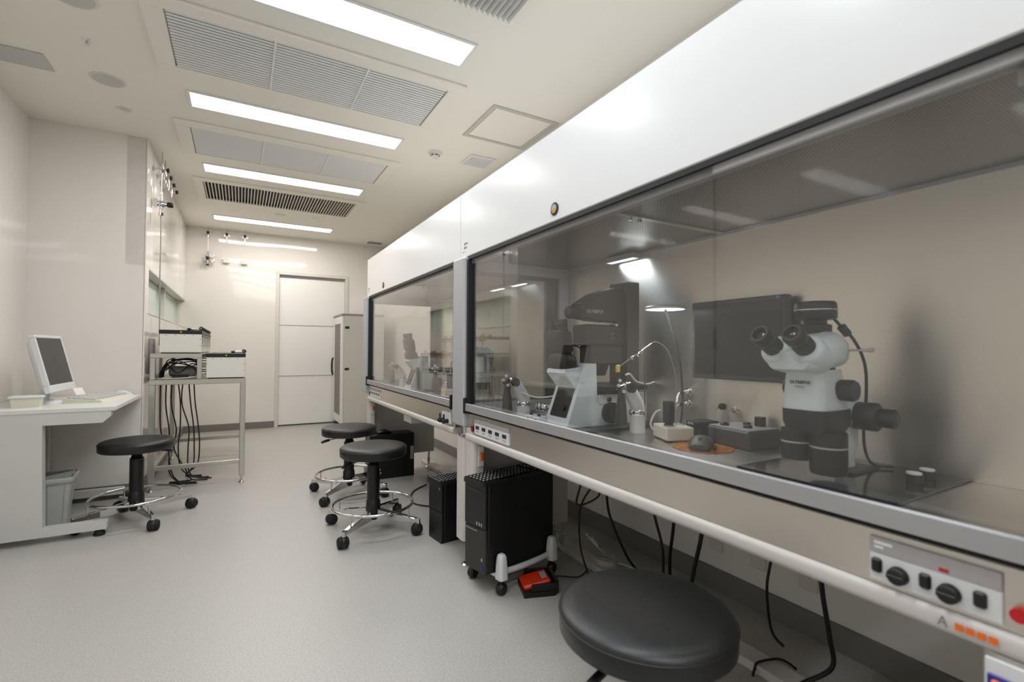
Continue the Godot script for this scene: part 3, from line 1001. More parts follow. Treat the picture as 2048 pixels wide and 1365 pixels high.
# ---------------------------------------------------------------- left side: desk and what is on it
func desk() -> void:
	var t := thing("computer_desk", "white desk with a C-shaped end panel against the left wall", "desk", Vector3(-0.93, 0, -3.93))
	wp(t, "desk_top", G.new().bb(Vector3(-1.248, 0.702, -3.5), Vector3(-0.615, 0.728, -4.345), 0.003), M.desk_white)
	# near end: C-shaped panel
	var c := PackedVector2Array([Vector2(-1.24, 0.035), Vector2(-0.65, 0.035), Vector2(-0.645, 0.04), Vector2(-0.645, 0.078), Vector2(-0.65, 0.083), Vector2(-0.915, 0.083), Vector2(-0.925, 0.637), Vector2(-0.672, 0.637), Vector2(-0.635, 0.675), Vector2(-0.635, 0.702), Vector2(-1.24, 0.702)])
	wp(t, "end_panel", G.new().prism(c, -3.505, -3.555), M.desk_leg)
	wp(t, "end_panel", G.new().prism(PackedVector2Array([Vector2(-1.24, 0.035), Vector2(-0.7, 0.035), Vector2(-0.7, 0.08), Vector2(-1.1, 0.083), Vector2(-1.1, 0.637), Vector2(-0.7, 0.637), Vector2(-0.66, 0.68), Vector2(-0.66, 0.702), Vector2(-1.24, 0.702)]), -4.29, -4.34), M.desk_leg)
	for z in [-3.53, -4.315]:
		for x in [-1.2, -0.68]:
			wp(t, "glide", G.new().lathe([Vector2(0, 0), Vector2(0.026, 0), Vector2(0.028, 0.01), Vector2(0.022, 0.024), Vector2(0.012, 0.035), Vector2(0, 0.035)], 20, Vector3(x, 0, z)), M.rubber_black)
	wp(t, "modesty_panel", G.new().bb(Vector3(-1.18, 0.33, -3.556), Vector3(-1.16, 0.702, -4.29)), M.desk_grey)
	wp(t, "rear_rail", G.new().bb(Vector3(-1.2, 0.637, -3.556), Vector3(-1.185, 0.70, -4.29)), M.desk_grey)
	# monitor: tilted back, facing the aisle
	var m := thing("desk_monitor", "white framed flat monitor with a dark screen on the white desk", "monitor", Vector3(-1.0, 0.728, -3.88))
	var scr := Transform3D(Basis.from_euler(Vector3(-0.236, PI / 2 - 0.04, 0)), Vector3(-0.974 + 1.0, 0.979 - 0.728, 0.0))
	var g := G.new()
	g.t = scr
	# bezel as four bars, body tapering behind
	g.bb(Vector3(-0.205, 0.14, -0.022), Vector3(0.205, 0.158, 0.006), 0.003)
	g.bb(Vector3(-0.205, -0.185, -0.022), Vector3(0.205, -0.14, 0.006), 0.003)
	for s in [-1, 1]:
		g.bb(Vector3(s * 0.189, -0.14, -0.022), Vector3(s * 0.205, 0.14, 0.006), 0.003)
	part(m, "bezel", g, M.plastic_white)
	g = G.new()
	g.t = scr
	g.loft([rect_ring(0.405, 0.335, -0.022, -0.014), rect_ring(0.37, 0.28, -0.045, -0.014), rect_ring(0.22, 0.18, -0.062, -0.02)])
	part(m, "rear_shell", g, M.plastic_white)
	g = G.new()
	g.t = scr
	part(m, "screen", g.bb(Vector3(-0.189, -0.14, -0.01), Vector3(0.189, 0.14, 0.001)), M.screen_matte)
	part(m, "stand_neck", G.new().tube([Vector3(-0.02, 0.01, 0), Vector3(-0.015, 0.06, 0), Vector3(0.015, 0.12, 0)], 0.026, 14), M.plastic_white)
	part(m, "stand_foot", G.new().lathe([Vector2(0, 0), Vector2(0.085, 0), Vector2(0.085, 0.004), Vector2(0.075, 0.014), Vector2(0.03, 0.024), Vector2(0, 0.024)], 32, Vector3(-0.02, 0, 0)), M.plastic_white)
	part(m, "hinge", G.new().cyl(Vector3(0.005, 0.085, -0.03), Vector3(0.005, 0.085, 0.03), 0.014, 0.014, 14), M.mesh_grey)
	# keyboard
	var k := thing("desk_keyboard", "pale grey keyboard on the white desk in front of the monitor", "keyboard", Vector3(-0.775, 0.728, -4.0), -0.2)
	part(k, "keyboard_case", G.new().prism(PackedVector2Array([Vector2(-0.1, 0.008), Vector2(-0.095, 0.03), Vector2(0.085, 0.014), Vector2(0.1, 0.0), Vector2(0.09, 0.0), Vector2(-0.09, 0.0)]), -0.225, 0.225), M.plastic_cream)
	var keys := G.new()
	keys.t = Transform3D(Basis(Vector3(0, 0, 1), -0.0889), Vector3(-0.005, 0.026, 0))
	for r in 6:
		for i in 21:
			if i == 15 or (r == 0 and i % 5 == 4):
				continue
			keys.box(Vector3(-0.068 + r * 0.0235 + (0.004 if r > 0 else 0.0), 0.0, 0.205 - i * 0.0205), Vector3(0.018, 0.008, 0.0165), 0.003)
	part(k, "keys", keys, M.key_grey).set_meta("kind", "stuff")
	solo("note_card", "small white card with print propped behind the keyboard", "card", card(), M.paper, Vector3(-0.885, 0.7585, -4.04), 1.1)
	var ms := thing("desk_mouse", "pale mouse at the far end of the white desk", "mouse", Vector3(-0.72, 0.728, -4.3))
	mouse_shape(ms, M.plastic_white, M.key_grey)
	# plastic tub with lid
	var b := thing("lidded_tub", "small white plastic tub with a rimmed lid at the near end of the desk", "box", Vector3(-1.03, 0.728, -3.66), 0.12)
	part(b, "tub", G.new().loft([rect_y(0.12, 0.07, 0.0, 0.008), rect_y(0.128, 0.077, 0.052, 0.008)]), M.plastic_cream)
	part(b, "lid", G.new().loft([rect_y(0.142, 0.09, 0.052, 0.01), rect_y(0.146, 0.094, 0.057, 0.01), rect_y(0.142, 0.09, 0.062, 0.01), rect_y(0.125, 0.075, 0.064, 0.01)]), M.plastic_white)
	# waste bin under the desk
	var w := thing("waste_bin", "pale grey square waste bin with a rim under the desk", "bin", Vector3(-0.965, 0, -3.83), 0.12)
	part(w, "bin_body", G.new().loft([rect_y(0.155, 0.17, 0.0, 0.02), rect_y(0.205, 0.225, 0.275, 0.025)]), M.bin_plastic)
	part(w, "bin_rim", G.new().loft([rect_y(0.205, 0.225, 0.268, 0.025), rect_y(0.23, 0.25, 0.272, 0.03), rect_y(0.232, 0.252, 0.296, 0.03), rect_y(0.222, 0.242, 0.302, 0.03), rect_y(0.19, 0.21, 0.302, 0.025)]), M.bin_plastic)
	for q in [[-0.075, 0.0], [0.0, 0.0], [0.075, 0.0]]:
		part(w, "bin_rib", G.new().cyl(Vector3(q[0] * 0.85, 0.02, 0.088), Vector3(q[0], 0.262, 0.113), 0.003, 0.003, 8), M.bin_plastic)
	solo("desk_cable", "black cable looping down behind the desk end panel", "cable", G.new().tube([Vector3(-1.14, 0.69, -3.66), Vector3(-1.08, 0.62, -3.66), Vector3(-0.99, 0.6, -3.66), Vector3(-0.985, 0.54, -3.66), Vector3(-1.08, 0.48, -3.665), Vector3(-1.1, 0.42, -3.66), Vector3(-1.0, 0.33, -3.66), Vector3(-1.08, 0.2, -3.68), Vector3(-1.1, 0.008, -3.7)], 0.006), M.cable_black)


func rect_ring(w: float, h: float, z: float, dy: float) -> Array:
	var out := []
	for p in rr(w, h, 0.02, 4):
		out.append(Vector3(p.x, p.y + dy, z))
	return out


func rect_y(w: float, h: float, y: float, r: float) -> Array:   # rounded rectangle lying flat at height y (w along x, h along z)
	var out := []
	for p in rr(w, h, r, 4):
		out.append(Vector3(p.x, y, p.y))
	return out


func card() -> G:
	var g := G.new()
	g.t = Transform3D(Basis(Vector3(1, 0, 0), -0.5), Vector3.ZERO)
	g.bb(Vector3(-0.035, 0, 0), Vector3(0.035, 0.05, 0.0015))
	return g


func mouse_shape(t: Node3D, top: Material, dark: Material) -> void:
	var rings := []
	for i in 7:
		var f := i / 6.0
		var h := 0.006 + 0.032 * sin(PI * (0.12 + 0.8 * f))
		var w := 0.05 + 0.014 * sin(PI * f)
		var row := []
		for k in 14:
			var a := TAU * k / 14
			row.append(Vector3(-0.055 + 0.11 * f, maxf(0.001, h * 0.5 + sin(a) * h * 0.5), cos(a) * w * 0.5))
		rings.append(row)
	part(t, "mouse_shell", G.new().loft(rings), top)
	part(t, "mouse_wheel", G.new().cyl(Vector3(-0.03, 0.027, -0.004), Vector3(-0.03, 0.027, 0.004), 0.008), dark)


# ---------------------------------------------------------------- the stand with controller boxes
func bar(a: Vector3, b: Vector3, w := 0.038) -> G:
	var lo := Vector3(minf(a.x, b.x), minf(a.y, b.y), minf(a.z, b.z))
	var hi := Vector3(maxf(a.x, b.x), maxf(a.y, b.y), maxf(a.z, b.z))
	var d := (hi - lo).abs()
	var h := Vector3(0 if d.x > 0.06 else w / 2, 0 if d.y > 0.06 else w / 2, 0 if d.z > 0.06 else w / 2)
	return G.new().bb(lo - h, hi + h, 0.003)


func stand() -> void:
	var xs := [-0.56, 0.022]
	var zs := [-4.385, -5.63]
	var t := thing("steel_stand", "square-tube stainless stand holding white controller boxes by the left wall", "stand", Vector3(-0.27, 0, -5.0))
	for x in xs:
		for z in zs:
			wp(t, "leg", bar(Vector3(x, 0.055, z), Vector3(x, 0.787, z)), M.stainless_frame)
			wp(t, "levelling_foot", G.new().cyl(Vector3(x, 0.01, z), Vector3(x, 0.056, z), 0.007, 0.007, 10).lathe([Vector2(0, 0), Vector2(0.02, 0), Vector2(0.02, 0.005), Vector2(0.009, 0.016), Vector2(0, 0.016)], 18, Vector3(x, 0, z)), M.chrome)
	for z in zs:
		wp(t, "top_rail", bar(Vector3(xs[0] - 0.019, 0.806, z), Vector3(xs[1] + 0.019, 0.806, z)), M.stainless_frame)
	wp(t, "bottom_rail", bar(Vector3(xs[0], 0.17, zs[0]), Vector3(xs[1], 0.17, zs[0]), 0.032), M.stainless_frame)
	wp(t, "bottom_rail", bar(Vector3(xs[0], 0.17, zs[1]), Vector3(xs[1], 0.17, zs[1]), 0.032), M.stainless_frame)
	for x in xs:
		wp(t, "top_rail", bar(Vector3(x, 0.806, zs[1] + 0.019), Vector3(x, 0.806, zs[0] - 0.019)), M.stainless_frame)
	wp(t, "bottom_rail", bar(Vector3(xs[0], 0.17, zs[1] + 0.019), Vector3(xs[0], 0.17, zs[0] - 0.019), 0.032), M.stainless_frame)
	wp(t, "shelf", G.new().bb(Vector3(xs[0] + 0.02, 0.815, zs[1] + 0.02), Vector3(xs[1] - 0.02, 0.825, zs[0] - 0.02)), M.stainless_frame)
	# raised frame at the wall side
	for z in zs:
		for x in [xs[0], -0.27]:
			wp(t, "riser", bar(Vector3(x, 0.826, z), Vector3(x, 0.987, z), 0.034), M.stainless_frame)
		wp(t, "riser_rail", bar(Vector3(xs[0] - 0.017, 1.004, z), Vector3(-0.253, 1.004, z), 0.034), M.stainless_frame)
	for x in [xs[0], -0.27]:
		wp(t, "riser_rail", bar(Vector3(x, 1.004, zs[1] + 0.017), Vector3(x, 1.004, zs[0] - 0.017), 0.034), M.stainless_frame)
	# upper row of boxes, then lower row
	for i in 6:
		control_box(Vector3(-0.392, 1.021, -4.48 - i * 0.208), 0.262, 0.196, 0.178, "white controller box with black lid, %s in the upper row on the steel stand" % ["nearest", "second", "third", "fourth", "fifth", "farthest"][i], "boxes in the upper row", false)
	for i in 4:
		control_box(Vector3(-0.095, 0.826, -4.51 - i * 0.30), 0.262, 0.28, 0.196, "white controller box with black lid, %s in the lower row on the steel stand" % ["nearest", "second", "third", "farthest"][i], "boxes in the lower row", true)
	# grey motor lying in the raised frame, and cable runs
	var mo := thing("pump_motor", "grey cylindrical motor lying among the cables inside the stand", "motor", Vector3(-0.435, 0.826, -4.66))
	part(mo, "motor_can", G.new().lathe([Vector2(0, -0.07), Vector2(0.038, -0.07), Vector2(0.042, -0.062), Vector2(0.042, 0.06), Vector2(0.036, 0.07), Vector2(0, 0.07)], 28, Vector3(0.02, 0.05, 0), Vector3(1, 0, 0.25)), M.motor_grey)
	part(mo, "motor_cap", G.new().lathe([Vector2(0, 0.0), Vector2(0.04, 0.0), Vector2(0.04, 0.03), Vector2(0.03, 0.04), Vector2(0, 0.04)], 28, Vector3(0.09, 0.05, 0.0175), Vector3(1, 0, 0.25)), M.label_grey)
	part(mo, "motor_foot", G.new().bb(Vector3(-0.03, 0.0, -0.05), Vector3(0.07, 0.02, 0.05), 0.003), M.dark_grey_plastic)
	var rng := RandomNumberGenerator.new()
	rng.seed = 5
	var nth := ["first", "second", "third", "fourth", "fifth", "sixth", "seventh", "eighth"]
	for i in 8:
		var y := 0.862 + (i * 5 % 8) * 0.0165
		var z := -4.475 - i * 0.032
		var far := 1.0 if i < 4 else 0.12
		var low := 0.86 if i < 4 else 0.962
		solo("signal_cable", "black cable behind the nearest lower box, %s of the bunch from the front" % nth[i], "cable", G.new().tube([Vector3(-0.23, y, z), Vector3(-0.27, y, z), Vector3(-0.33, low + rng.randf_range(0.0, 0.1 * far), z), Vector3(-0.42, low + rng.randf_range(0.0, 0.1 * far), z), Vector3(-0.49, 0.93 + rng.randf_range(-0.05, 0.04), z), Vector3(-0.525, 0.88, z), Vector3(-0.53, 0.831, z)], 0.0042, 6, 5), M.cable_black, Vector3.ZERO, 0.0, "cables behind the lower box")
	# loops hanging to the floor, each in a lane of its own
	for i in 7:
		var x := -0.525 + i * 0.032
		var z := -4.5 - i * 0.045
		var ex := -0.30 + rng.randf_range(-0.05, 0.2)
		solo("hanging_cable", "black cable hanging under the steel stand, %s from the front" % nth[i], "cable", G.new().tube([Vector3(x, 0.814, z), Vector3(x + rng.randf_range(-0.015, 0.02), 0.62, z), Vector3(x + rng.randf_range(0.0, 0.05), 0.42, z), Vector3(x + rng.randf_range(-0.01, 0.06), 0.27, z), Vector3(x + rng.randf_range(0.03, 0.1), 0.1, z), Vector3(ex - 0.07, 0.02, z), Vector3(ex, 0.006, z), Vector3(ex + 0.04, 0.006, z + 0.008)], 0.0048, 6, 6), M.cable_black, Vector3.ZERO, 0.0, "cables hanging under the stand")
	for i in 3:
		var z := -4.52 - i * 0.045
		solo("floor_cable", "loose black cable lying on the floor under the steel stand, %s from the front" % nth[i], "cable", G.new().tube([Vector3(-0.47, 0.0055, z - 0.01), Vector3(-0.41, 0.0055, z), Vector3(-0.37 + i * 0.02, 0.0055, z - 0.008), Vector3(-0.35, 0.0055, z + 0.004)], 0.0052, 6, 6), M.cable_black, Vector3.ZERO, 0.0, "loose cables on the floor")
	solo("white_cable", "pale cable lying along the front of the stand shelf", "cable", G.new().tube([Vector3(-0.53, 0.832, -4.44), Vector3(-0.4, 0.832, -4.43), Vector3(-0.31, 0.84, -4.44), Vector3(-0.24, 0.86, -4.46)], 0.004, 6, 5), M.cable_white)
	var ps := thing("power_strip", "long pale power strip on the wall behind the stand", "power strip", Vector3(NOOK + 0.012, 0.98, -4.62))
	part(ps, "strip_body", G.new().bb(Vector3(-0.0115, -0.12, -0.06), Vector3(0.012, 0.16, 0.06), 0.004), M.label_grey)
	for i in 4:
		part(ps, "socket", G.new().box(Vector3(0.0125, -0.08 + i * 0.06, 0), Vector3(0.003, 0.03, 0.05), 0.001), M.mesh_grey)


func control_box(at: Vector3, w: float, d: float, h: float, label: String, group: String, fans: bool) -> void:
	var t := thing("controller_box", label, "box", at, 0.0, group)
	part(t, "feet", G.new().bb(Vector3(-w / 2 + 0.01, 0, -d / 2 + 0.01), Vector3(w / 2 - 0.01, 0.008, d / 2 - 0.01)), M.box_lid)
	part(t, "case", G.new().bb(Vector3(-w / 2, 0.008, -d / 2 + 0.002), Vector3(w / 2, h - 0.031, d / 2 - 0.002), 0.002), M.box_white)
	part(t, "lid", G.new().bb(Vector3(-w / 2 - 0.006, h - 0.031, -d / 2 + 0.001), Vector3(w / 2 + 0.003, h, d / 2 - 0.001), 0.003), M.box_lid)
	part(t, "yellow_stud", G.new().cyl(Vector3(0, h - 0.0155, d / 2 - 0.002), Vector3(0, h - 0.0155, d / 2 + 0.001), 0.0055), M.yellow)
	for i in 4:
		part(t, "screw", G.new().cyl(Vector3(-0.09 + i * 0.056, h - 0.04, d / 2 - 0.003), Vector3(-0.09 + i * 0.056, h - 0.04, d / 2 - 0.0005), 0.003, 0.003, 8), M.print_dark)
	for y in [0.06, 0.11]:
		part(t, "screw", G.new().cyl(Vector3(w / 2 - 0.008, y, d / 2 - 0.003), Vector3(w / 2 - 0.008, y, d / 2 - 0.0005), 0.003, 0.003, 8), M.print_dark)
	# carrying bar with round ends on the lid
	var hd := part(t, "handle", G.new().cyl(Vector3(w / 2 - 0.075, h + 0.012, 0.0), Vector3(w / 2 - 0.012, h + 0.014, 0.0), 0.006, 0.007, 12), M.plastic_white)
	part(hd, "handle_knob", G.new().lathe([Vector2(0.006, -0.007), Vector2(0.014, -0.007), Vector2(0.016, 0), Vector2(0.014, 0.007), Vector2(0.006, 0.007), Vector2(0.006, -0.007)], 20, Vector3(w / 2 - 0.008, h + 0.0165, 0.0), Vector3(0, 0, 1)), M.plastic_black)
	part(hd, "handle_grip", G.new().tube([Vector3(w / 2 - 0.1, h + 0.009, 0.0), Vector3(w / 2 - 0.09, h + 0.011, 0), Vector3(w / 2 - 0.075, h + 0.011, 0.0)], 0.009, 10), M.plastic_black)
	# aisle face: labels, jack block, hanging hand piece
	part(t, "jack_block", G.new().bb(Vector3(w / 2 - 0.002, h - 0.052, -d / 2 + 0.02), Vector3(w / 2 + 0.001, h - 0.035, d / 2 - 0.02), 0.0005), M.box_lid)
	if fans:
		for q in [[0.06, 0.04], [-0.06, 0.05]]:
			part(t, "fan_vent", G.new().cyl(Vector3(w / 2 - 0.002, h * 0.45 + q[0] * 0.4, q[0]), Vector3(w / 2 + 0.002, h * 0.45 + q[0] * 0.4, q[0]), q[1], q[1], 28), M.label_grey)
	else:
		part(t, "hand_piece", G.new().bb(Vector3(w / 2, 0.085, -0.018), Vector3(w / 2 + 0.003, 0.132, 0.018), 0.001).bb(Vector3(w / 2, 0.05, -0.007), Vector3(w / 2 + 0.003, 0.087, 0.007), 0.001), M.dark_grey_plastic)
		part(t, "print", G.new().box(Vector3(w / 2 + 0.0004, 0.04, 0.05), Vector3(0.0008, 0.008, 0.04)).box(Vector3(w / 2 + 0.0004, 0.14, -0.055), Vector3(0.0008, 0.006, 0.03)), M.print_grey)


# ---------------------------------------------------------------- gas valves and regulators
func valve(label: String, at: Vector3, out: Vector3, hang: float) -> void:
	# shut-off valve: pipe from the ceiling, wall bracket, body, black knob; `out` points away from the wall
	var t := thing("gas_valve", label, "valve", at, 0.0, "small shut-off valves under the ceiling")
	part(t, "supply_pipe", G.new().cyl(Vector3(0, 0.0, 0), Vector3(0, TOP - at.y, 0), 0.0045, 0.0045, 10), M.chrome)
	part(t, "valve_body", G.new().cyl(Vector3(0, -0.022, 0), Vector3(0, 0.022, 0), 0.0125, 0.0125, 6).cyl(out * -0.012, out * 0.028, 0.0095, 0.0095, 12), M.chrome)
	var side := out.cross(Vector3.UP)
	var br := G.new()
	var b2 := 0.055
	br.cyl(-out * b2, Vector3.ZERO, 0.007, 0.007, 10)
	part(t, "wall_bracket", br, M.aluminium_bright)
	var pl := G.new()
	pl.t = Transform3D(Basis(side, Vector3.UP, -out), -out * b2)
	pl.prism(PackedVector2Array([Vector2(-0.042, 0.0), Vector2(-0.02, 0.018), Vector2(0.02, 0.018), Vector2(0.042, 0.0), Vector2(0.02, -0.018), Vector2(-0.02, -0.018)]), -0.006, 0.004)
	part(t, "bracket_plate", pl, M.aluminium_bright)
	part(t, "knob", G.new().lathe([Vector2(0, 0), Vector2(0.012, 0), Vector2(0.017, 0.004), Vector2(0.017, 0.016), Vector2(0.013, 0.02), Vector2(0, 0.02)], 14, out * 0.028, out), M.plastic_black)
	part(t, "outlet", G.new().cyl(Vector3(0, -0.022, 0), Vector3(0, -hang, 0), 0.006, 0.005, 10), M.chrome)


func regulator(label: String, at: Vector3, out: Vector3, gauges: bool, top_y: float, tube_to: Array) -> void:
	var t := thing("gas_regulator", label, "regulator", at, 0.0, "chrome gas regulators")
	var side := out.cross(Vector3.UP)   # to the right when facing the wall
	part(t, "regulator_body", G.new().lathe([Vector2(0, -0.02), Vector2(0.022, -0.02), Vector2(0.024, -0.012), Vector2(0.024, 0.014), Vector2(0.018, 0.024), Vector2(0, 0.024)], 20, Vector3.ZERO, out), M.chrome)
	part(t, "bonnet", G.new().lathe([Vector2(0, 0.02), Vector2(0.014, 0.02), Vector2(0.014, 0.036), Vector2(0.01, 0.04), Vector2(0, 0.04)], 16, Vector3.ZERO, out), M.chrome)
	part(t, "pressure_knob", G.new().lathe([Vector2(0, 0.038), Vector2(0.017, 0.038), Vector2(0.021, 0.044), Vector2(0.021, 0.072), Vector2(0.016, 0.078), Vector2(0, 0.078)], 14, Vector3.ZERO, out), M.plastic_black)
	part(t, "inlet_nut", G.new().cyl(Vector3(0, 0.018, 0), Vector3(0, 0.062, 0), 0.012, 0.012, 6).cyl(Vector3(0, 0.07, 0), Vector3(0, 0.088, 0), 0.014, 0.014, 6), M.chrome)
	part(t, "inlet_tube", G.new().cyl(Vector3(0, 0.05, 0), Vector3(0, top_y - at.y, 0), 0.003, 0.003, 8), M.aluminium_bright)
	part(t, "outlet_valve", G.new().cyl(Vector3(0, -0.018, 0), Vector3(0, -0.06, 0), 0.011, 0.011, 12).cyl(Vector3(0, -0.058, 0), Vector3(0, -0.07, 0), 0.015, 0.013, 14), M.chrome)
	part(t, "outlet_knob", G.new().cyl(Vector3(0, -0.07, 0), Vector3(0, -0.088, 0), 0.016, 0.016, 14), M.plastic_black)
	var arm := G.new().tube([Vector3(0, -0.045, 0), side * 0.035 + Vector3(0, -0.045, 0), side * 0.055 + Vector3(0, -0.06, 0), side * 0.055 + Vector3(0, -0.1, 0)], 0.005, 8, 4)
	part(t, "outlet_arm", arm, M.chrome)
	var wb := G.new()
	wb.t = Transform3D(Basis(side, Vector3.UP, -out), Vector3.ZERO)
	wb.bb(Vector3(-0.02, -0.03, 0.02), Vector3(0.045, 0.03, 0.05), 0.003)
	part(t, "wall_block", wb, M.aluminium_bright)
	if gauges:
		for q in [[-0.05, 0.032], [-0.055, -0.028]]:
			var c: Vector3 = side * q[0] + Vector3(0, q[1], 0)
			var gd := part(t, "gauge", G.new().lathe([Vector2(0, -0.012), Vector2(0.022, -0.012), Vector2(0.0235, 0.0), Vector2(0.0235, 0.012), Vector2(0.02, 0.013), Vector2(0.02, 0.009), Vector2(0, 0.009)], 24, c + out * 0.01, out).cyl(Vector3.ZERO, c, 0.005, 0.005, 8), M.chrome)
			part(gd, "dial_face", G.new().cyl(c + out * 0.0185, c + out * 0.0195, 0.0195, 0.0195, 24), M.paper)
			part(gd, "needle", G.new().box(c + out * 0.0205, Vector3(0.002, 0.016, 0.002)), M.print_dark)
	if tube_to.size():
		part(t, "delivery_tube", G.new().tube(tube_to, 0.0042, 8, 6), M.cable_grey)


func gas_lines() -> void:
	var o := Vector3(1, 0, 0)
	var zs := [-4.6, -4.79, -4.99, -5.2]
	for i in 4:
		valve("chrome shut-off valve under the ceiling on the left wall, %s from the corner" % ["first", "second", "third", "fourth"][i], Vector3(-0.553, 2.46, zs[i]), o, 0.05)
	regulator("large chrome regulator with black knob high on the left wall", Vector3(-0.55, 2.18, -4.56), o, false, 2.42, [Vector3(0, -0.08, 0), Vector3(0.002, -0.3, 0.005), Vector3(0.0, -0.6, -0.004), Vector3(0.004, -0.85, 0.004), Vector3(0.006, -0.975, 0.01), Vector3(0.006, -1.1, 0.015)])
	o = Vector3(0, 0, 1)
	for i in 3:
		valve("chrome shut-off valve under the ceiling on the back wall, %s" % ["leftmost, above the gauges", "middle of the three", "rightmost of the three"][i], Vector3(-0.375 + i * 0.204, 2.525, BACK + 0.06), o, 0.05 + 0.03 * i)
	regulator("chrome regulator with two round gauges on the back wall", Vector3(-0.375, 2.2, BACK + 0.055), o, true, 2.48, [])
	for i in 2:
		var x := -0.175 + i * 0.205
		var t := thing("wall_bracket", "small white wall bracket below the ceiling valves, %s" % ["left one of the pair", "right one of the pair"][i], "bracket", Vector3(x, 2.2, BACK), 0.0, "empty regulator brackets")
		part(t, "bracket_block", G.new().bb(Vector3(-0.034, -0.034, 0), Vector3(0.034, 0.034, 0.04), 0.004), M.detector_white)
		for s in [-1, 1]:
			part(t, "bracket_hook", G.new().box(Vector3(s * 0.038, 0.018, 0.018), Vector3(0.012, 0.006, 0.012)).box(Vector3(s * 0.038, -0.014, 0.018), Vector3(0.012, 0.006, 0.012)), M.chrome)


# ---------------------------------------------------------------- server rack
func rack() -> void:
	var t := thing("server_rack", "tall grey rack cabinet with a mesh door beside the back door", "cabinet", Vector3(1.42, 0, -6.86))
	var x0 := 1.15
	var x1 := 1.70
	var z0 := -7.2
	var z1 := -6.53
	wp(t, "rack_body", G.new().bb(Vector3(x0 + 0.03, 0.06, z0), Vector3(x1, 1.5, z1), 0.004), M.rack_grey)
	wp(t, "rack_top", G.new().bb(Vector3(x0, 1.5, z0), Vector3(x1, 1.53, z1), 0.004), M.mesh_grey)
	# door on the aisle side
	for s in [[z0 + 0.004, z0 + 0.1], [z1 - 0.1, z1 - 0.004]]:
		wp(t, "door_stile", G.new().bb(Vector3(x0, 0.08, s[0]), Vector3(x0 + 0.028, 1.495, s[1]), 0.003), M.rack_light)
	for y in [[0.08, 0.18], [1.4, 1.495]]:
		wp(t, "door_rail", G.new().bb(Vector3(x0, y[0], z0 + 0.1), Vector3(x0 + 0.028, y[1], z1 - 0.1), 0.002), M.rack_light)
	wp(t, "mesh_panel", G.new().bb(Vector3(x0 + 0.008, 0.18, z0 + 0.1), Vector3(x0 + 0.016, 1.4, z1 - 0.1)), M.mesh_door)
	wp(t, "door_handle", G.new().tube([Vector3(x0, 0.70, z0 + 0.05), Vector3(x0 - 0.016, 0.73, z0 + 0.05), Vector3(x0 - 0.022, 0.82, z0 + 0.05), Vector3(x0 - 0.016, 0.91, z0 + 0.05), Vector3(x0, 0.94, z0 + 0.05)], 0.012, 10), M.plastic_black)
	for y in [0.80, 1.345]:
		var l := wp(t, "side_latch", G.new().bb(Vector3(1.19, y - 0.016, z1 - 0.001), Vector3(1.245, y + 0.016, z1 + 0.006), 0.004), M.plastic_black)
		l.name = "side_latch"
	for x in [x0 + 0.08, x1 - 0.06]:
		for z in [z0 + 0.06, z1 - 0.06]:
			wp(t, "rack_foot", G.new().cyl(Vector3(x, 0, z), Vector3(x, 0.06, z), 0.025), M.plastic_black)


# ---------------------------------------------------------------- computers under the benches
func keyboard_black(label: String, at: Vector3, turn: float) -> void:
	var k := thing("black_keyboard", label, "keyboard", at, turn, "black keyboards lying on computers")
	var g := G.new()
	g.t = Transform3D(Basis(Vector3(1, 0, 0), Vector3(0, 0, -1), Vector3(0, 1, 0)), Vector3.ZERO)
	g.prism(rr(0.44, 0.15, 0.018, 5), 0.0, 0.018)
	part(k, "keyboard_case", g, M.plastic_black)
	var keys := G.new()
	var dots := G.new()
	for r in 6:
		for i in 20:
			if i == 14:
				continue
			var p := Vector3(-0.2 + i * 0.0208, 0.021, -0.058 + r * 0.0228)
			keys.box(p, Vector3(0.0165, 0.006, 0.0175), 0.002)
			dots.box(p + Vector3(-0.002, 0.0031, -0.002), Vector3(0.005, 0.0004, 0.006))
	part(k, "keys", keys, M.plastic_black).set_meta("kind", "stuff")
	part(k, "key_print", dots, M.print_white).set_meta("kind", "stuff")


func tower(label: String, at: Vector3, turn: float, w: float, h: float, d: float, fancy: bool) -> Node3D:
	# local axes: front faces -x, width along z, depth along +x from the front
	var t := thing("computer_tower", label, "computer", at, turn, "black computers under the benches")
	part(t, "case", G.new().bb(Vector3(0.02, 0, -w / 2), Vector3(d, h, w / 2), 0.004), M.pc_black)
	part(t, "front_upper", G.new().bb(Vector3(0, h * 0.5, -w / 2), Vector3(0.02, h, w / 2), 0.004), M.plastic_black)
	part(t, "front_lower", G.new().bb(Vector3(0.002, 0, -w / 2), Vector3(0.02, h * 0.496, w / 2), 0.004), M.pc_front if fancy else M.plastic_black)
	part(t, "drive_bay", G.new().bb(Vector3(-0.002, h * 0.9, -w * 0.36), Vector3(0.002, h * 0.935, w * 0.36), 0.001), M.pc_front)
	if fancy:
		part(t, "front_groove", G.new().bb(Vector3(0.0, h * 0.455, -w * 0.5), Vector3(0.004, h * 0.462, w * 0.1)), M.aluminium)
		for i in 3:
			part(t, "usb_port", G.new().box(Vector3(-0.0005, h * 0.55, w * (0.12 + i * 0.11)), Vector3(0.003, 0.014, 0.007)), M.aluminium)
		part(t, "sticker", G.new().box(Vector3(0.001, h * 0.06, w * 0.34), Vector3(0.002, 0.017, 0.013)), M.blue)
		part(t, "sticker", G.new().box(Vector3(0.001, h * 0.16, w * 0.34), Vector3(0.002, 0.012, 0.008)), M.label_grey)
	else:
		part(t, "sticker", G.new().box(Vector3(-0.0005, h * 0.88, w * 0.36), Vector3(0.002, 0.012, 0.01)), M.label_grey)
	return t


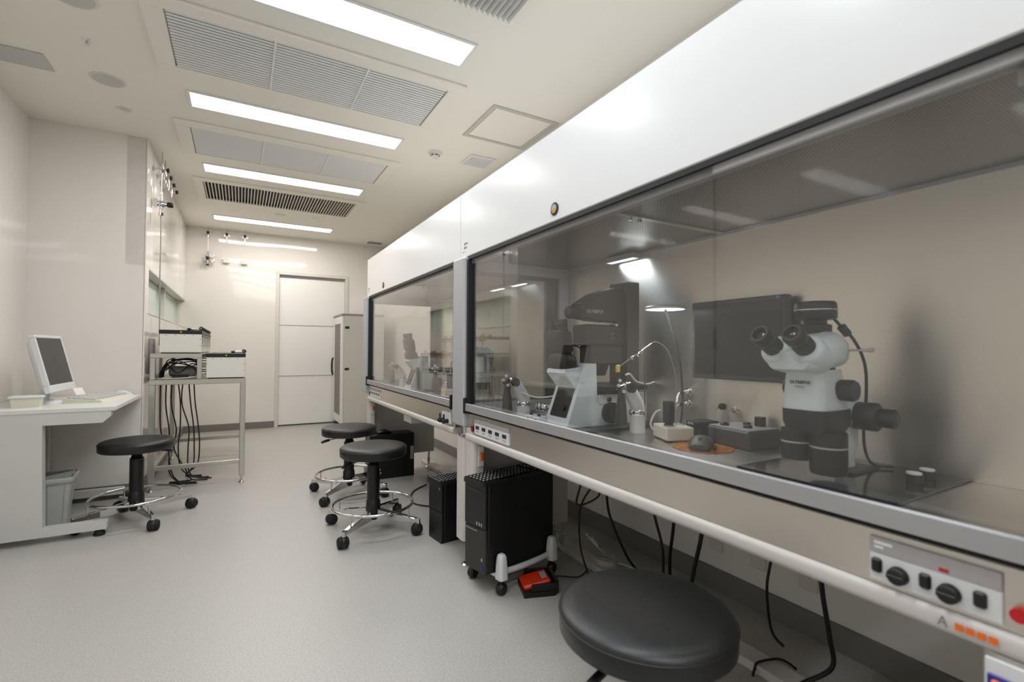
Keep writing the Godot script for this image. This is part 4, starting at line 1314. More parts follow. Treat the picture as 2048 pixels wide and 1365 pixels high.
func computers() -> void:
	# near tower on a white wheeled cradle
	var at := Vector3(0.91, 0, -1.93)
	var turn := 0.2
	var cr := thing("tower_cradle", "white wheeled cradle carrying the near black computer", "cradle", at, turn)
	for z in [-0.078, 0.078]:
		for x in [0.07, 0.38]:
			var s := 1.0 if z > 0 else -1.0
			var hp := 1.0 if z > 0 else 0.5
			var post := part(cr, "cradle_post", G.new().loft([rect_at(0.046, 0.05, x, 0.068, z + s * 0.026, 0.014), rect_at(0.043, 0.046, x, 0.068 + hp * 0.052, z + s * 0.026, 0.014), rect_at(0.038, 0.041, x, 0.068 + hp * 0.09, z + s * 0.026, 0.014), rect_at(0.031, 0.034, x, 0.068 + hp * 0.102, z + s * 0.026, 0.012), rect_at(0.018, 0.02, x, 0.068 + hp * 0.107, z + s * 0.026, 0.008)]), M.plastic_white)
			part(post, "cradle_wheel", G.new().lathe([Vector2(0, -0.016), Vector2(0.022, -0.016), Vector2(0.026, -0.01), Vector2(0.026, 0.01), Vector2(0.022, 0.016), Vector2(0, 0.016)], 20, Vector3(x, 0.026, z + s * 0.026), Vector3(0.3, 0, 1)).cyl(Vector3(x, 0.04, z + s * 0.026), Vector3(x, 0.07, z + s * 0.026), 0.01), M.plastic_black)
	for x in [0.07, 0.38]:
		part(cr, "cradle_beam", G.new().bb(Vector3(x - 0.018, 0.07, -0.09), Vector3(x + 0.018, 0.087, 0.09), 0.004), M.plastic_white)
	for s in [-1, 1]:
		part(cr, "cradle_rail", G.new().tube([Vector3(0.07, 0.095, s * 0.1), Vector3(0.16, 0.085, s * 0.096), Vector3(0.28, 0.085, s * 0.096), Vector3(0.38, 0.095, s * 0.1)], 0.013, 10), M.plastic_white)
	tower("large black tower computer on a white wheeled cradle under the near bench", at + Vector3(0, 0.088, 0), turn, 0.152, 0.385, 0.42, true)
	keyboard_black("black keyboard lying on the near tower computer", Vector3(1.105, 0.473, -1.96), 0.22)
	tower("slim black computer left of the white end panel under the far bench", Vector3(0.955, 0, -2.545), 0.12, 0.15, 0.335, 0.36, false)
	keyboard_black("black keyboard lying on the slim computer", Vector3(1.13, 0.335, -2.5), 0.12)
	var p3 := tower("black computer farthest back, behind the pair of stools", Vector3(0.92, 0, -4.02), 0.0, 0.17, 0.36, 0.37, false)
	part(p3, "rating_label", G.new().bb(Vector3(0.335, 0.14, 0.0852), Vector3(0.365, 0.25, 0.0862)), M.label_grey)
	var m3 := thing("black_mouse", "black mouse on the farthest computer", "mouse", Vector3(1.05, 0.36, -4.0))
	mouse_shape(m3, M.plastic_black, M.dark_grey_plastic)
	# foot switch with an orange pedal
	var f := thing("foot_switch", "black foot switch with an orange-red pedal on the floor", "foot switch", Vector3(1.165, 0, -1.82), -0.32)
	var base := G.new()
	base.t = Transform3D(Basis(Vector3(1, 0, 0), Vector3(0, 0, -1), Vector3(0, 1, 0)), Vector3.ZERO)
	base.prism(PackedVector2Array([Vector2(-0.075, -0.085), Vector2(0.06, -0.085), Vector2(0.085, -0.06), Vector2(0.085, 0.06), Vector2(0.06, 0.085), Vector2(-0.04, 0.085), Vector2(-0.075, 0.05)]), 0.0, 0.022)
	part(f, "switch_base", base, M.plastic_black)
	for s in [-1, 1]:
		part(f, "side_guard", G.new().bb(Vector3(-0.04, 0.02, s * 0.068), Vector3(0.08, 0.052, s * 0.082), 0.004), M.plastic_black)
	part(f, "rear_guard", G.new().bb(Vector3(0.066, 0.02, -0.07), Vector3(0.084, 0.058, 0.07), 0.004), M.plastic_black)
	var ped := G.new()
	ped.t = Transform3D(Basis(Vector3(0, 0, 1), 0.2), Vector3(-0.01, 0.032, 0))
	part(f, "pedal", ped.bb(Vector3(-0.06, -0.008, -0.055), Vector3(0.065, 0.014, 0.055), 0.007), M.orange_red)
	var pl := G.new()
	pl.t = ped.t
	part(f, "pedal_label", pl.bb(Vector3(0.03, 0.0138, -0.03), Vector3(0.055, 0.0148, 0.03)), M.label_grey)
	solo("foot_switch_lead", "thin lead running from the foot switch under the bench", "cable", G.new().tube([Vector3(1.25, 0.012, -1.85), Vector3(1.31, 0.006, -1.85), Vector3(1.38, 0.006, -1.80), Vector3(1.46, 0.008, -1.83)], 0.003, 6), M.cable_black)


func rect_at(w: float, h: float, x: float, y: float, z: float, r: float) -> Array:
	var out := []
	for p in rr(w, h, r, 4):
		out.append(Vector3(x + p.x, y, z + p.y))
	return out


func under_bench_cables() -> void:
	var runs := [
		["black cable hanging down from the near bench, right beside the tower computer", [Vector3(1.5, 0.636, -1.76), Vector3(1.51, 0.5, -1.77), Vector3(1.5, 0.4, -1.74), Vector3(1.53, 0.28, -1.75), Vector3(1.6, 0.1, -1.72), Vector3(1.66, 0.008, -1.7)], 0.006],
		["black cable looping behind the tower computer", [Vector3(1.44, 0.636, -1.85), Vector3(1.46, 0.45, -1.87), Vector3(1.42, 0.32, -1.86), Vector3(1.5, 0.36, -1.8), Vector3(1.52, 0.42, -1.83), Vector3(1.46, 0.3, -1.88), Vector3(1.44, 0.12, -1.86), Vector3(1.44, 0.008, -1.8)], 0.005],
		["black cable hanging left of the crossed pair under the near bench", [Vector3(1.55, 0.636, -1.53), Vector3(1.56, 0.5, -1.53), Vector3(1.58, 0.35, -1.52), Vector3(1.61, 0.2, -1.5), Vector3(1.62, 0.05, -1.5), Vector3(1.64, 0.008, -1.46)], 0.006],
		["black cable drooping in a swag under the near bench", [Vector3(1.56, 0.636, -1.52), Vector3(1.6, 0.5, -1.48), Vector3(1.63, 0.42, -1.42), Vector3(1.6, 0.43, -1.37), Vector3(1.57, 0.52, -1.35), Vector3(1.56, 0.636, -1.35)], 0.006],
		["black cable of the crossed pair under the near bench", [Vector3(1.58, 0.636, -1.4), Vector3(1.59, 0.45, -1.41), Vector3(1.62, 0.3, -1.45), Vector3(1.655, 0.15, -1.5), Vector3(1.69, 0.01, -1.53)], 0.007],
		["doubled black cable descending behind the foreground stool", [Vector3(1.54, 0.636, -1.19), Vector3(1.53, 0.5, -1.22), Vector3(1.55, 0.35, -1.25), Vector3(1.57, 0.2, -1.3), Vector3(1.58, 0.04, -1.34), Vector3(1.62, 0.008, -1.38)], 0.008],
		["grey-black cable hanging at the middle of the near bench", [Vector3(1.66, 0.636, -1.06), Vector3(1.67, 0.45, -1.06), Vector3(1.68, 0.34, -1.05), Vector3(1.68, 0.2, -1.07), Vector3(1.69, 0.05, -1.06), Vector3(1.7, 0.008, -1.02)], 0.005],
		["thick black cable kinking down at the right under the near bench", [Vector3(1.56, 0.636, -0.70), Vector3(1.54, 0.46, -0.73), Vector3(1.52, 0.41, -0.79), Vector3(1.53, 0.34, -0.80), Vector3(1.55, 0.2, -0.79), Vector3(1.56, 0.11, -0.79), Vector3(1.52, 0.042, -0.85), Vector3(1.46, 0.008, -0.88)], 0.007],
		["thin black lead crossing the floor duct", [Vector3(1.62, 0.006, -0.93), Vector3(1.58, 0.034, -0.96), Vector3(1.5, 0.036, -0.985), Vector3(1.478, 0.02, -0.985), Vector3(1.46, 0.006, -0.98)], 0.004],
		["black cable hanging under the far bench, left of the pair", [Vector3(1.3, 0.636, -2.93), Vector3(1.29, 0.56, -2.98), Vector3(1.3, 0.4, -3.0), Vector3(1.31, 0.2, -3.02), Vector3(1.33, 0.008, -3.0)], 0.005],
		["black cable hanging straight under the far bench", [Vector3(1.3, 0.636, -2.9), Vector3(1.305, 0.5, -2.9), Vector3(1.305, 0.3, -2.91), Vector3(1.3, 0.15, -2.91), Vector3(1.27, 0.008, -2.9)], 0.006],
		["black cable slanting right under the far bench", [Vector3(1.325, 0.636, -2.88), Vector3(1.345, 0.5, -2.85), Vector3(1.38, 0.35, -2.8), Vector3(1.42, 0.15, -2.78), Vector3(1.44, 0.008, -2.76)], 0.006],
		["black cable in a shallow swag by the white end panel", [Vector3(1.3, 0.636, -2.72), Vector3(1.31, 0.56, -2.68), Vector3(1.32, 0.5, -2.6), Vector3(1.31, 0.55, -2.5), Vector3(1.3, 0.636, -2.46)], 0.005],
		["black lead trailing over the floor behind the stools", [Vector3(1.28, 0.006, -3.6), Vector3(1.12, 0.006, -3.45), Vector3(1.05, 0.006, -3.2), Vector3(1.16, 0.006, -3.02), Vector3(1.05, 0.006, -2.86), Vector3(1.12, 0.006, -2.72), Vector3(1.2, 0.006, -2.68)], 0.005],
		["second black lead looping on the floor behind the stools", [Vector3(1.38, 0.006, -3.85), Vector3(1.34, 0.006, -3.7), Vector3(1.33, 0.006, -3.5), Vector3(1.26, 0.006, -3.3), Vector3(1.4, 0.006, -3.2)], 0.004],
	]
	for r in runs:
		solo("bench_cable", r[0], "cable", G.new().tube(r[1], r[2], 8, 7), M.cable_black, Vector3.ZERO, 0.0, "cables under the benches")
	# pale coiled video lead with a blue plug
	var v := thing("video_lead", "coiled pale video lead with a blue plug beside the tower computer", "cable", Vector3(1.47, 0.03, -1.72))
	var pts := [Vector3(-0.06, 0.18, -0.06), Vector3(-0.02, 0.12, -0.02)]
	for i in 22:
		var a := i * 0.78
		pts.append(Vector3(0.045 * cos(a) + 0.01, 0.055 + 0.003 * i * 0.3, 0.05 * sin(a)))
	pts.append_array([Vector3(0.08, 0.05, 0.08), Vector3(0.1, 0.03, 0.14)])
	part(v, "lead", G.new().tube(pts, 0.0045, 7, 4), M.cable_grey)
	part(v, "ferrite", G.new().cyl(Vector3(-0.045, 0.165, -0.045), Vector3(-0.02, 0.125, -0.02), 0.009, 0.009, 10), M.cable_grey)
	part(v, "plug", G.new().box(Vector3(0.1, 0.03, 0.15), Vector3(0.035, 0.018, 0.03), 0.004), M.plastic_cream)
	part(v, "plug_face", G.new().box(Vector3(0.105, 0.03, 0.175), Vector3(0.03, 0.016, 0.022), 0.002), M.blue)
	for i in 3:
		solo("wall_outlet", "pale wall outlet under the near bench, %s" % ["left one", "middle one", "right one"][i], "outlet", G.new().bb(Vector3(-0.008, -0.05, -0.035), Vector3(0, 0.05, 0.035), 0.003).box(Vector3(-0.009, 0.012, 0), Vector3(0.004, 0.03, 0.022), 0.001), M.plastic_cream, Vector3(RIGHT, 0.22, -1.42 + i * 0.2), 0.0, "outlets under the near bench")


# ---------------------------------------------------------------- inverted microscope in the hood
func inverted_scope(label: String, at: Vector3, tall: bool) -> Node3D:
	# local: eyepieces and front plate face -x; body along +x; width along z
	var t := thing("inverted_microscope", label, "microscope", at, 0.0, "white inverted microscopes")
	var hw := 0.078
	# body side outline (x, y) with a leaning front
	part(t, "body", G.new().prism(PackedVector2Array([Vector2(0.0, 0.012), Vector2(0.095, 0.262), Vector2(0.145, 0.262), Vector2(0.15, 0.135), Vector2(0.42, 0.135), Vector2(0.42, 0.012)]), -hw, hw), M.scope_white)
	part(t, "base_plate", G.new().bb(Vector3(-0.01, 0, -hw - 0.01), Vector3(0.43, 0.013, hw + 0.07), 0.002), M.plastic_black)
	# leaning front plate with a dark display
	var fr := Transform3D(Basis(Vector3(0, 0, 1), atan2(0.25, 0.095)), Vector3(0.0, 0.012, 0))
	var g := G.new()
	g.t = fr
	part(t, "front_panel", g.bb(Vector3(0.04, 0.0, -0.055), Vector3(0.168, 0.004, 0.055), 0.001), M.screen_matte)
	g = G.new()
	g.t = fr
	part(t, "focus_dial", g.cyl(Vector3(0.075, 0.003, 0.03), Vector3(0.075, 0.012, 0.03), 0.011, 0.009, 16), M.plastic_black)
	# shelf under the eyepiece head
	part(t, "head_shelf", G.new().prism(PackedVector2Array([Vector2(0.06, 0.155), Vector2(0.0, 0.225), Vector2(0.004, 0.24), Vector2(0.1, 0.25), Vector2(0.13, 0.2)]), -0.062, 0.062), M.scope_white)
	# dark trinocular head and eyepieces
	part(t, "head_block", G.new().loft([rect_at(0.07, 0.08, 0.045, 0.232, 0.0, 0.02), rect_at(0.085, 0.112, 0.038, 0.252, 0.0, 0.025), rect_at(0.08, 0.118, 0.032, 0.285, 0.0, 0.028), rect_at(0.055, 0.085, 0.03, 0.302, 0.0, 0.02)]), M.scope_dark)
	part(t, "binocular_tube", G.new().loft([rect_at(0.055, 0.09, 0.03, 0.302, 0.0, 0.02), rect_at(0.066, 0.115, 0.024, 0.318, 0.0, 0.02), rect_at(0.066, 0.118, 0.012, 0.385, 0.0, 0.02), rect_at(0.05, 0.1, 0.01, 0.394, 0.0, 0.02)]), M.scope_dark)
	for s in [-1, 1]:
		var e := part(t, "eyepiece", G.new().lathe([Vector2(0, 0), Vector2(0.0235, 0), Vector2(0.0235, 0.024), Vector2(0.0262, 0.026), Vector2(0.0262, 0.046), Vector2(0.02, 0.047), Vector2(0.018, 0.04), Vector2(0, 0.039)], 22, Vector3(0.01, 0.39, s * 0.0295), Vector3(-0.12, 1, 0)), M.scope_dark)
		part(e, "eye_lens", G.new().cyl(Vector3(0.0055, 0.4295, s * 0.0295), Vector3(0.005, 0.4315, s * 0.0295), 0.0175), M.screen)
	# stage, focus knob and side port
	part(t, "stage", G.new().bb(Vector3(0.16, 0.152, -hw - 0.03), Vector3(0.40, 0.172, hw + 0.03), 0.003), M.plastic_black)
	part(t, "stage_riser", G.new().bb(Vector3(0.2, 0.134, -0.05), Vector3(0.38, 0.152, 0.05)), M.scope_dark)
	part(t, "focus_knob", G.new().lathe([Vector2(0, 0), Vector2(0.042, 0), Vector2(0.042, 0.022), Vector2(0.034, 0.024), Vector2(0.034, 0.04), Vector2(0.028, 0.043), Vector2(0, 0.043)], 30, Vector3(0.215, 0.062, hw), Vector3(0, 0, 1)), M.plastic_black)
	part(t, "slider", G.new().box(Vector3(0.21, 0.116, hw + 0.001), Vector3(0.08, 0.004, 0.003)).box(Vector3(0.21, 0.116, hw + 0.005), Vector3(0.02, 0.016, 0.01), 0.003), M.plastic_black)
	part(t, "side_plate", G.new().bb(Vector3(0.16, 0.098, hw), Vector3(0.27, 0.13, hw + 0.003), 0.001), M.plastic_white)
	if tall:
		# illumination pillar with lamp house reaching over the stage
		var c := Vector3(0.34, 0, 0.09)
		part(t, "pillar", G.new().bb(Vector3(0.315, 0.013, -0.04), Vector3(0.385, 0.607, 0.075), 0.004), M.scope_dark)
		part(t, "pillar_rail", G.new().bb(Vector3(0.31, 0.12, 0.035), Vector3(0.317, 0.60, 0.055), 0.002), M.plastic_black)
		var arm := G.new()
		arm.prism(PackedVector2Array([Vector2(0.318, 0.575), Vector2(0.26, 0.578), Vector2(0.19, 0.555), Vector2(0.115, 0.51), Vector2(0.105, 0.495), Vector2(0.105, 0.485), Vector2(0.11, 0.45), Vector2(0.18, 0.44), Vector2(0.318, 0.435)]), -0.045, 0.055)
		part(t, "lamp_arm", arm, M.scope_dark)
		part(t, "lamp_nose", G.new().lathe([Vector2(0, 0), Vector2(0.026, 0), Vector2(0.026, 0.06), Vector2(0.021, 0.066), Vector2(0, 0.066)], 22, Vector3(0.12, 0.473, 0.005), Vector3(-1, -0.06, 0)), M.scope_dark)
		part(t, "thumb_screw", G.new().cyl(Vector3(0.108, 0.502, 0.02), Vector3(0.088, 0.504, 0.02), 0.005), M.plastic_black)
		lettering(t, "maker_name", "OLYMPUS", 0.019, M.print_white, Vector3(0.158, 0.474, 0.0554), Basis(Vector3(1, 0, 0), Vector3.UP, Vector3(0, 0, 1)), true)
		part(t, "condenser", G.new().bb(Vector3(0.115, 0.335, -0.045), Vector3(0.318, 0.422, 0.055), 0.008), M.scope_dark)
		part(t, "condenser_turret", G.new().bb(Vector3(0.145, 0.255, -0.035), Vector3(0.318, 0.335, 0.05), 0.006), M.scope_dark)
		part(t, "condenser_lens", G.new().cyl(Vector3(0.22, 0.255, 0.0), Vector3(0.22, 0.21, 0.0), 0.045, 0.03, 24), M.scope_dark)
		for y in [0.365, 0.385]:
			part(t, "bright_line", G.new().box(Vector3(0.25, y, 0.056), Vector3(0.02, 0.002, 0.002)), M.aluminium_bright)
		part(t, "release_lever", G.new().tube([Vector3(0.19, 0.428, 0.056), Vector3(0.23, 0.427, 0.058), Vector3(0.262, 0.424, 0.058)], 0.003, 8).ball(Vector3(0.268, 0.422, 0.058), 0.008), M.aluminium_bright)
	return t


func manipulator(label: String, at: Vector3, flip: float) -> void:
	# white bent column with a chrome joint cluster and a dark hanging joystick
	var t := thing("micromanipulator", label, "manipulator", at, 0.0, "white bent-arm micromanipulators")
	part(t, "column_base", G.new().cyl(Vector3(0, 0, 0), Vector3(0, 0.075, 0), 0.029, 0.029, 26), M.plastic_white)
	part(t, "clamp_ring", G.new().lathe([Vector2(0.029, 0.068), Vector2(0.0315, 0.07), Vector2(0.0315, 0.085), Vector2(0.029, 0.087)], 26), M.chrome)
	part(t, "bent_column", G.new().tube([Vector3(0, 0.076, 0), Vector3(0, 0.1, 0), Vector3(-0.022 * flip, 0.135, 0), Vector3(-0.05 * flip, 0.175, 0)], 0.0275, 22, 5), M.plastic_white)
	var hd := Vector3(-0.062 * flip, 0.182, 0.0)
	var cl := part(t, "joint_cluster", G.new().ball(hd, 0.016).cyl(hd + Vector3(0.015, 0, -0.03), hd + Vector3(0.015, 0, 0.03), 0.008).cyl(hd + Vector3(-0.04, -0.008, 0.0), hd + Vector3(0.02, 0.006, 0.0), 0.009), M.chrome)
	part(cl, "black_knob", G.new().lathe([Vector2(0, 0), Vector2(0.019, 0), Vector2(0.019, 0.016), Vector2(0.015, 0.018), Vector2(0, 0.018)], 20, hd + Vector3(0, -0.006, 0.026), Vector3(0, 0, 1)), M.plastic_black)
	for q in [[-0.048, 0.004, 0.012], [-0.03, -0.018, 0.02], [-0.02, 0.02, -0.012]]:
		part(cl, "thumb_screw", G.new().cyl(hd + Vector3(q[0], q[1], q[2]), hd + Vector3(q[0] - 0.008, q[1], q[2] + 0.014), 0.007, 0.007, 12), M.chrome)
	part(t, "joystick", G.new().lathe([Vector2(0, -0.13), Vector2(0.022, -0.13), Vector2(0.024, -0.12), Vector2(0.021, -0.095), Vector2(0.019, -0.06), Vector2(0.014, -0.03), Vector2(0.012, 0), Vector2(0, 0)], 20, hd + Vector3(-0.025, -0.012, 0.005)), M.scope_dark)


func near_hood_contents() -> void:
	var Y := 0.7455
	inverted_scope("white inverted microscope with a tall dark lamp pillar in the near hood", Vector3(1.10, Y, -1.585), true)
	manipulator("white bent-arm manipulator at the far left in the near hood", Vector3(1.10, Y, -1.83), 1.0)
	manipulator("white bent-arm manipulator right of the microscope body in the near hood", Vector3(1.335, Y, -1.37), 1.0)
	# thin needle holders reaching toward the stage
	var nd := thing("needle_holder", "thin dark needle holder slanting toward the stage from the left", "holder", Vector3(1.28, Y + 0.16, -1.71))
	part(nd, "post", G.new().cyl(Vector3(0, -0.16, 0), Vector3(0, 0.17, 0), 0.004), M.chrome)
	part(nd, "rod", G.new().cyl(Vector3(-0.02, 0.19, -0.005), Vector3(0.13, 0.13, 0.02), 0.0032), M.dark_grey_plastic)
	for f in [0.2, 0.4, 0.65, 0.8]:
		part(nd, "joint", G.new().ball(Vector3(-0.02, 0.19, -0.005).lerp(Vector3(0.13, 0.13, 0.02), f), 0.008), M.dark_grey_plastic)
	part(nd, "tip", G.new().cyl(Vector3(0.13, 0.13, 0.02), Vector3(0.17, 0.105, 0.026), 0.002, 0.0005), M.chrome)
	part(nd, "clamp", G.new().ball(Vector3(-0.02, 0.19, -0.005), 0.011).box(Vector3(0, 0.178, 0), Vector3(0.02, 0.02, 0.02), 0.004), M.chrome)
	var nr := thing("pipette_holder", "thin metal pipette holder with a yellow clip slanting from the right", "holder", Vector3(1.405, Y + 0.2, -1.40))
	part(nr, "post", G.new().cyl(Vector3(0, -0.2, 0), Vector3(0, 0.12, 0), 0.003), M.dark_grey_plastic)
	part(nr, "rod", G.new().cyl(Vector3(-0.15, 0.04, -0.01), Vector3(0.03, 0.145, 0.005), 0.0024), M.stainless_frame)
	part(nr, "clip", G.new().box(Vector3(-0.135, 0.045, -0.008), Vector3(0.018, 0.03, 0.012), 0.003), M.yellow)
	for q in [[-0.07, 0.088, 0.0], [-0.05, 0.1, 0.012], [-0.02, 0.112, 0.0]]:
		part(nr, "joint", G.new().ball(Vector3(q[0], q[1], q[2]), 0.0095), M.chrome)
	part(nr, "tubing", G.new().tube([Vector3(0.03, 0.145, 0.005), Vector3(0.06, 0.15, 0.01), Vector3(0.1, 0.11, 0.03), Vector3(0.12, 0.0, 0.05), Vector3(0.11, -0.12, 0.06), Vector3(0.08, -0.18, 0.08)], 0.0009, 7), M.mesh_grey)
	# chrome microinjector cylinders lying on the table
	var mi := thing("microinjector", "steel microinjector with two round end knobs by the left manipulator", "injector", Vector3(1.14, Y, -1.74))
	part(mi, "support", G.new().bb(Vector3(0.0, 0, -0.03), Vector3(0.03, 0.06, 0.03), 0.003), M.plastic_white)
	part(mi, "barrel", G.new().cyl(Vector3(0.0, 0.068, -0.016), Vector3(0.1, 0.062, -0.016), 0.012).cyl(Vector3(0.0, 0.064, 0.016), Vector3(0.1, 0.058, 0.016), 0.012), M.stainless_frame)
	for z in [-0.016, 0.016]:
		part(mi, "end_knob", G.new().lathe([Vector2(0, 0), Vector2(0.018, 0), Vector2(0.0195, 0.004), Vector2(0.0195, 0.016), Vector2(0.017, 0.019), Vector2(0, 0.019)], 20, Vector3(0.002, 0.066, z), Vector3(-1, 0.05, 0.3)), M.chrome)
	for i in 2:
		var jb := thing("junction_box", ["small white connector box left of the microscope, farther one", "small white connector box left of the microscope, nearer one"][i], "box", Vector3(1.075, Y, -1.725 + i * 0.06), 0.3, "small connector boxes")
		part(jb, "box_body", G.new().bb(Vector3(-0.022, 0, -0.02), Vector3(0.03, 0.042, 0.02), 0.003), M.plastic_white)
		part(jb, "port", G.new().box(Vector3(-0.0225, 0.022, 0), Vector3(0.002, 0.022, 0.008)), M.print_dark)
		part(jb, "top_knob", G.new().cyl(Vector3(0, 0.042, 0), Vector3(0, 0.052, 0), 0.007), M.dark_grey_plastic)
	solo("black_bottle", "small black capped bottle behind the left manipulator", "bottle", G.new().lathe([Vector2(0, 0), Vector2(0.022, 0), Vector2(0.022, 0.1), Vector2(0.019, 0.104), Vector2(0, 0.104)], 20), M.plastic_black, Vector3(1.26, Y, -1.80))
	solo("white_hose", "white hose arching from the left manipulator to the microscope", "hose", G.new().tube([Vector3(1.07, Y + 0.13, -1.8), Vector3(1.12, Y + 0.11, -1.76), Vector3(1.17, Y + 0.118, -1.70), Vector3(1.19, Y + 0.14, -1.667)], 0.004, 8), M.cable_white)
	solo("hose_loop", "white hose arching from the right manipulator toward the back", "hose", G.new().tube([Vector3(1.29, Y + 0.222, -1.385), Vector3(1.33, Y + 0.222, -1.405), Vector3(1.39, Y + 0.19, -1.43), Vector3(1.49, Y + 0.175, -1.47), Vector3(1.558, Y + 0.18, -1.5)], 0.004, 8), M.cable_white)
	# control box with joystick
	var cb := thing("joystick_box", "white control box with a black cylinder joystick in the near hood", "control box", Vector3(1.345, Y, -1.205), -0.42)
	part(cb, "box_case", G.new().bb(Vector3(-0.05, 0.004, -0.06), Vector3(0.05, 0.05, 0.06), 0.004), M.plastic_cream)
	part(cb, "box_foot", G.new().bb(Vector3(-0.045, 0, -0.055), Vector3(0.045, 0.005, 0.055)), M.plastic_black)
	part(cb, "joystick_boot", G.new().cyl(Vector3(-0.015, 0.05, 0), Vector3(-0.015, 0.062, 0), 0.018, 0.01), M.plastic_black)
	part(cb, "joystick_grip", G.new().lathe([Vector2(0, 0.058), Vector2(0.019, 0.058), Vector2(0.02, 0.064), Vector2(0.021, 0.13), Vector2(0.018, 0.135), Vector2(0, 0.135)], 22, Vector3(-0.015, 0, 0)), M.plastic_black)
	for q in [[0.02, -0.02], [0.03, 0.015]]:
		part(cb, "toggle", G.new().cyl(Vector3(q[0], 0.05, q[1]), Vector3(q[0], 0.06, q[1]), 0.004), M.chrome)
	part(cb, "lead", G.new().tube([Vector3(-0.05, 0.02, -0.03), Vector3(-0.07, 0.05, -0.03), Vector3(-0.05, 0.09, -0.035), Vector3(-0.03, 0.1, -0.03)], 0.004, 8), M.cable_white)
	for i in 2:
		var y := Y + 0.105 + i * 0.046
		var c := thing("wall_connector", ["lower chrome connector with a white lead on the steel back wall", "upper chrome connector with a white lead on the steel back wall"][i], "connector", Vector3(1.56, y, -1.315), 0.0, "chrome connectors on the back wall")
		part(c, "socket", G.new().lathe([Vector2(0, 0), Vector2(0.016, 0), Vector2(0.016, 0.006), Vector2(0.012, 0.007), Vector2(0.012, 0.03), Vector2(0.009, 0.032), Vector2(0.009, 0.045), Vector2(0, 0.045)], 18, Vector3.ZERO, Vector3(-1, 0, 0.1)), M.chrome)
		part(c, "strain_relief", G.new().cyl(Vector3(-0.045, 0, 0.0045), Vector3(-0.065, 0, 0.0065), 0.007, 0.005), M.plastic_black)
		part(c, "lead", G.new().tube([Vector3(-0.062, 0, 0.006), Vector3(-0.1, -0.012 * i, 0.03), Vector3(-0.15, -0.026 * i, 0.07), Vector3(-0.19, -0.03 * i + 0.006, 0.1)], 0.004, 8), M.cable_white)
	# ring lamp on a gooseneck
	var lp := thing("gooseneck_lamp", "flat round white LED lamp on a gooseneck behind the microscope pillar", "lamp", Vector3(1.49, Y, -1.30))
	part(lp, "lamp_base", G.new().lathe([Vector2(0, 0), Vector2(0.035, 0), Vector2(0.035, 0.012), Vector2(0.028, 0.018), Vector2(0, 0.018)], 24), M.plastic_black)
	part(lp, "gooseneck", G.new().tube([Vector3(0, 0.015, 0), Vector3(0.004, 0.12, 0.01), Vector3(-0.01, 0.28, 0.006), Vector3(-0.04, 0.4, -0.004), Vector3(-0.07, 0.478, -0.01)], 0.0045, 10), M.dark_grey_plastic)
	part(lp, "lamp_head", G.new().lathe([Vector2(0, 0.004), Vector2(0.07, 0.004), Vector2(0.077, 0.0), Vector2(0.078, 0.008), Vector2(0.07, 0.014), Vector2(0, 0.014)], 36, Vector3(-0.07, 0.473, -0.01)), M.plastic_white)
	part(lp, "led_disc", G.new().cyl(Vector3(-0.07, 0.4735, -0.01), Vector3(-0.07, 0.4765, -0.01), 0.07, 0.07, 36), M.led_glow)
	var ll := SpotLight3D.new()
	ll.name = "led_light"
	ll.light_energy = 0.11
	ll.spot_angle = 80
	ll.light_size = 0.06
	ll.shadow_enabled = true
	ll.position = Vector3(-0.07, 0.468, -0.01)
	ll.rotation.x = -PI / 2
	lp.add_child(ll)
	# small bright work light high on the back wall, behind the pillar
	var wl := thing("hood_lamp", "small bright lamp at the top of the back wall behind the pillar", "lamp", Vector3(1.532, 1.486, -1.66))
	part(wl, "lamp_case", G.new().bb(Vector3(-0.03, -0.012, -0.09), Vector3(0.012, 0.012, 0.09), 0.003), M.aluminium)
	part(wl, "lamp_lens", G.new().bb(Vector3(-0.026, -0.014, -0.085), Vector3(0.004, -0.012, 0.085)), M.led_soft)
	var wa := AreaLight3D.new()
	wa.name = "hood_light"
	wa.area_size = Vector2(0.03, 0.16)
	wa.light_energy = 0.09
	wa.light_color = Color(0.86, 0.93, 1.0)
	wa.shadow_enabled = true
	wa.position = Vector3(-0.011, -0.016, 0)
	wa.rotation.x = -PI / 2
	wl.add_child(wa)
	# monitor on the back wall
	var mo := thing("hood_monitor", "dark flat monitor fixed to the steel back wall of the near hood", "monitor", Vector3(1.56, 1.10, -1.075))
	part(mo, "monitor_case", G.new().bb(Vector3(-0.05, -0.142, -0.185), Vector3(-0.018, 0.145, 0.182), 0.004), M.dark_grey_plastic)
	part(mo, "screen", G.new().bb(Vector3(-0.0515, -0.125, -0.17), Vector3(-0.049, 0.13, 0.168)), M.screen_matte)
	part(mo, "wall_plate", G.new().bb(Vector3(-0.018, -0.06, -0.06), Vector3(-0.0005, 0.06, 0.06)), M.plastic_black)
	part(mo, "badge", G.new().box(Vector3(-0.0505, 0.1375, 0.155), Vector3(0.002, 0.008, 0.009)), M.sky_blue)
	# black heater units
	var hb := thing("power_unit", "small black power unit with white lettering in the near hood", "power unit", Vector3(1.455, Y, -1.18), -0.25)
	part(hb, "case", G.new().bb(Vector3(-0.03, 0, -0.04), Vector3(0.06, 0.062, 0.035), 0.004), M.pc_black)
	lettering(hb, "maker_name", "VESTOL", 0.010, M.print_white, Vector3(-0.0305, 0.052, -0.01), Basis(Vector3(0, 0, 1), Vector3.UP, Vector3(-1, 0, 0)), true)
	var hp := thing("warming_plate", "large black plate unit with pale top and small tools on it", "plate unit", Vector3(1.475, Y, -1.02), -0.1)
	part(hp, "case", G.new().bb(Vector3(-0.075, 0, -0.085), Vector3(0.075, 0.06, 0.085), 0.006), M.dark_grey_plastic)
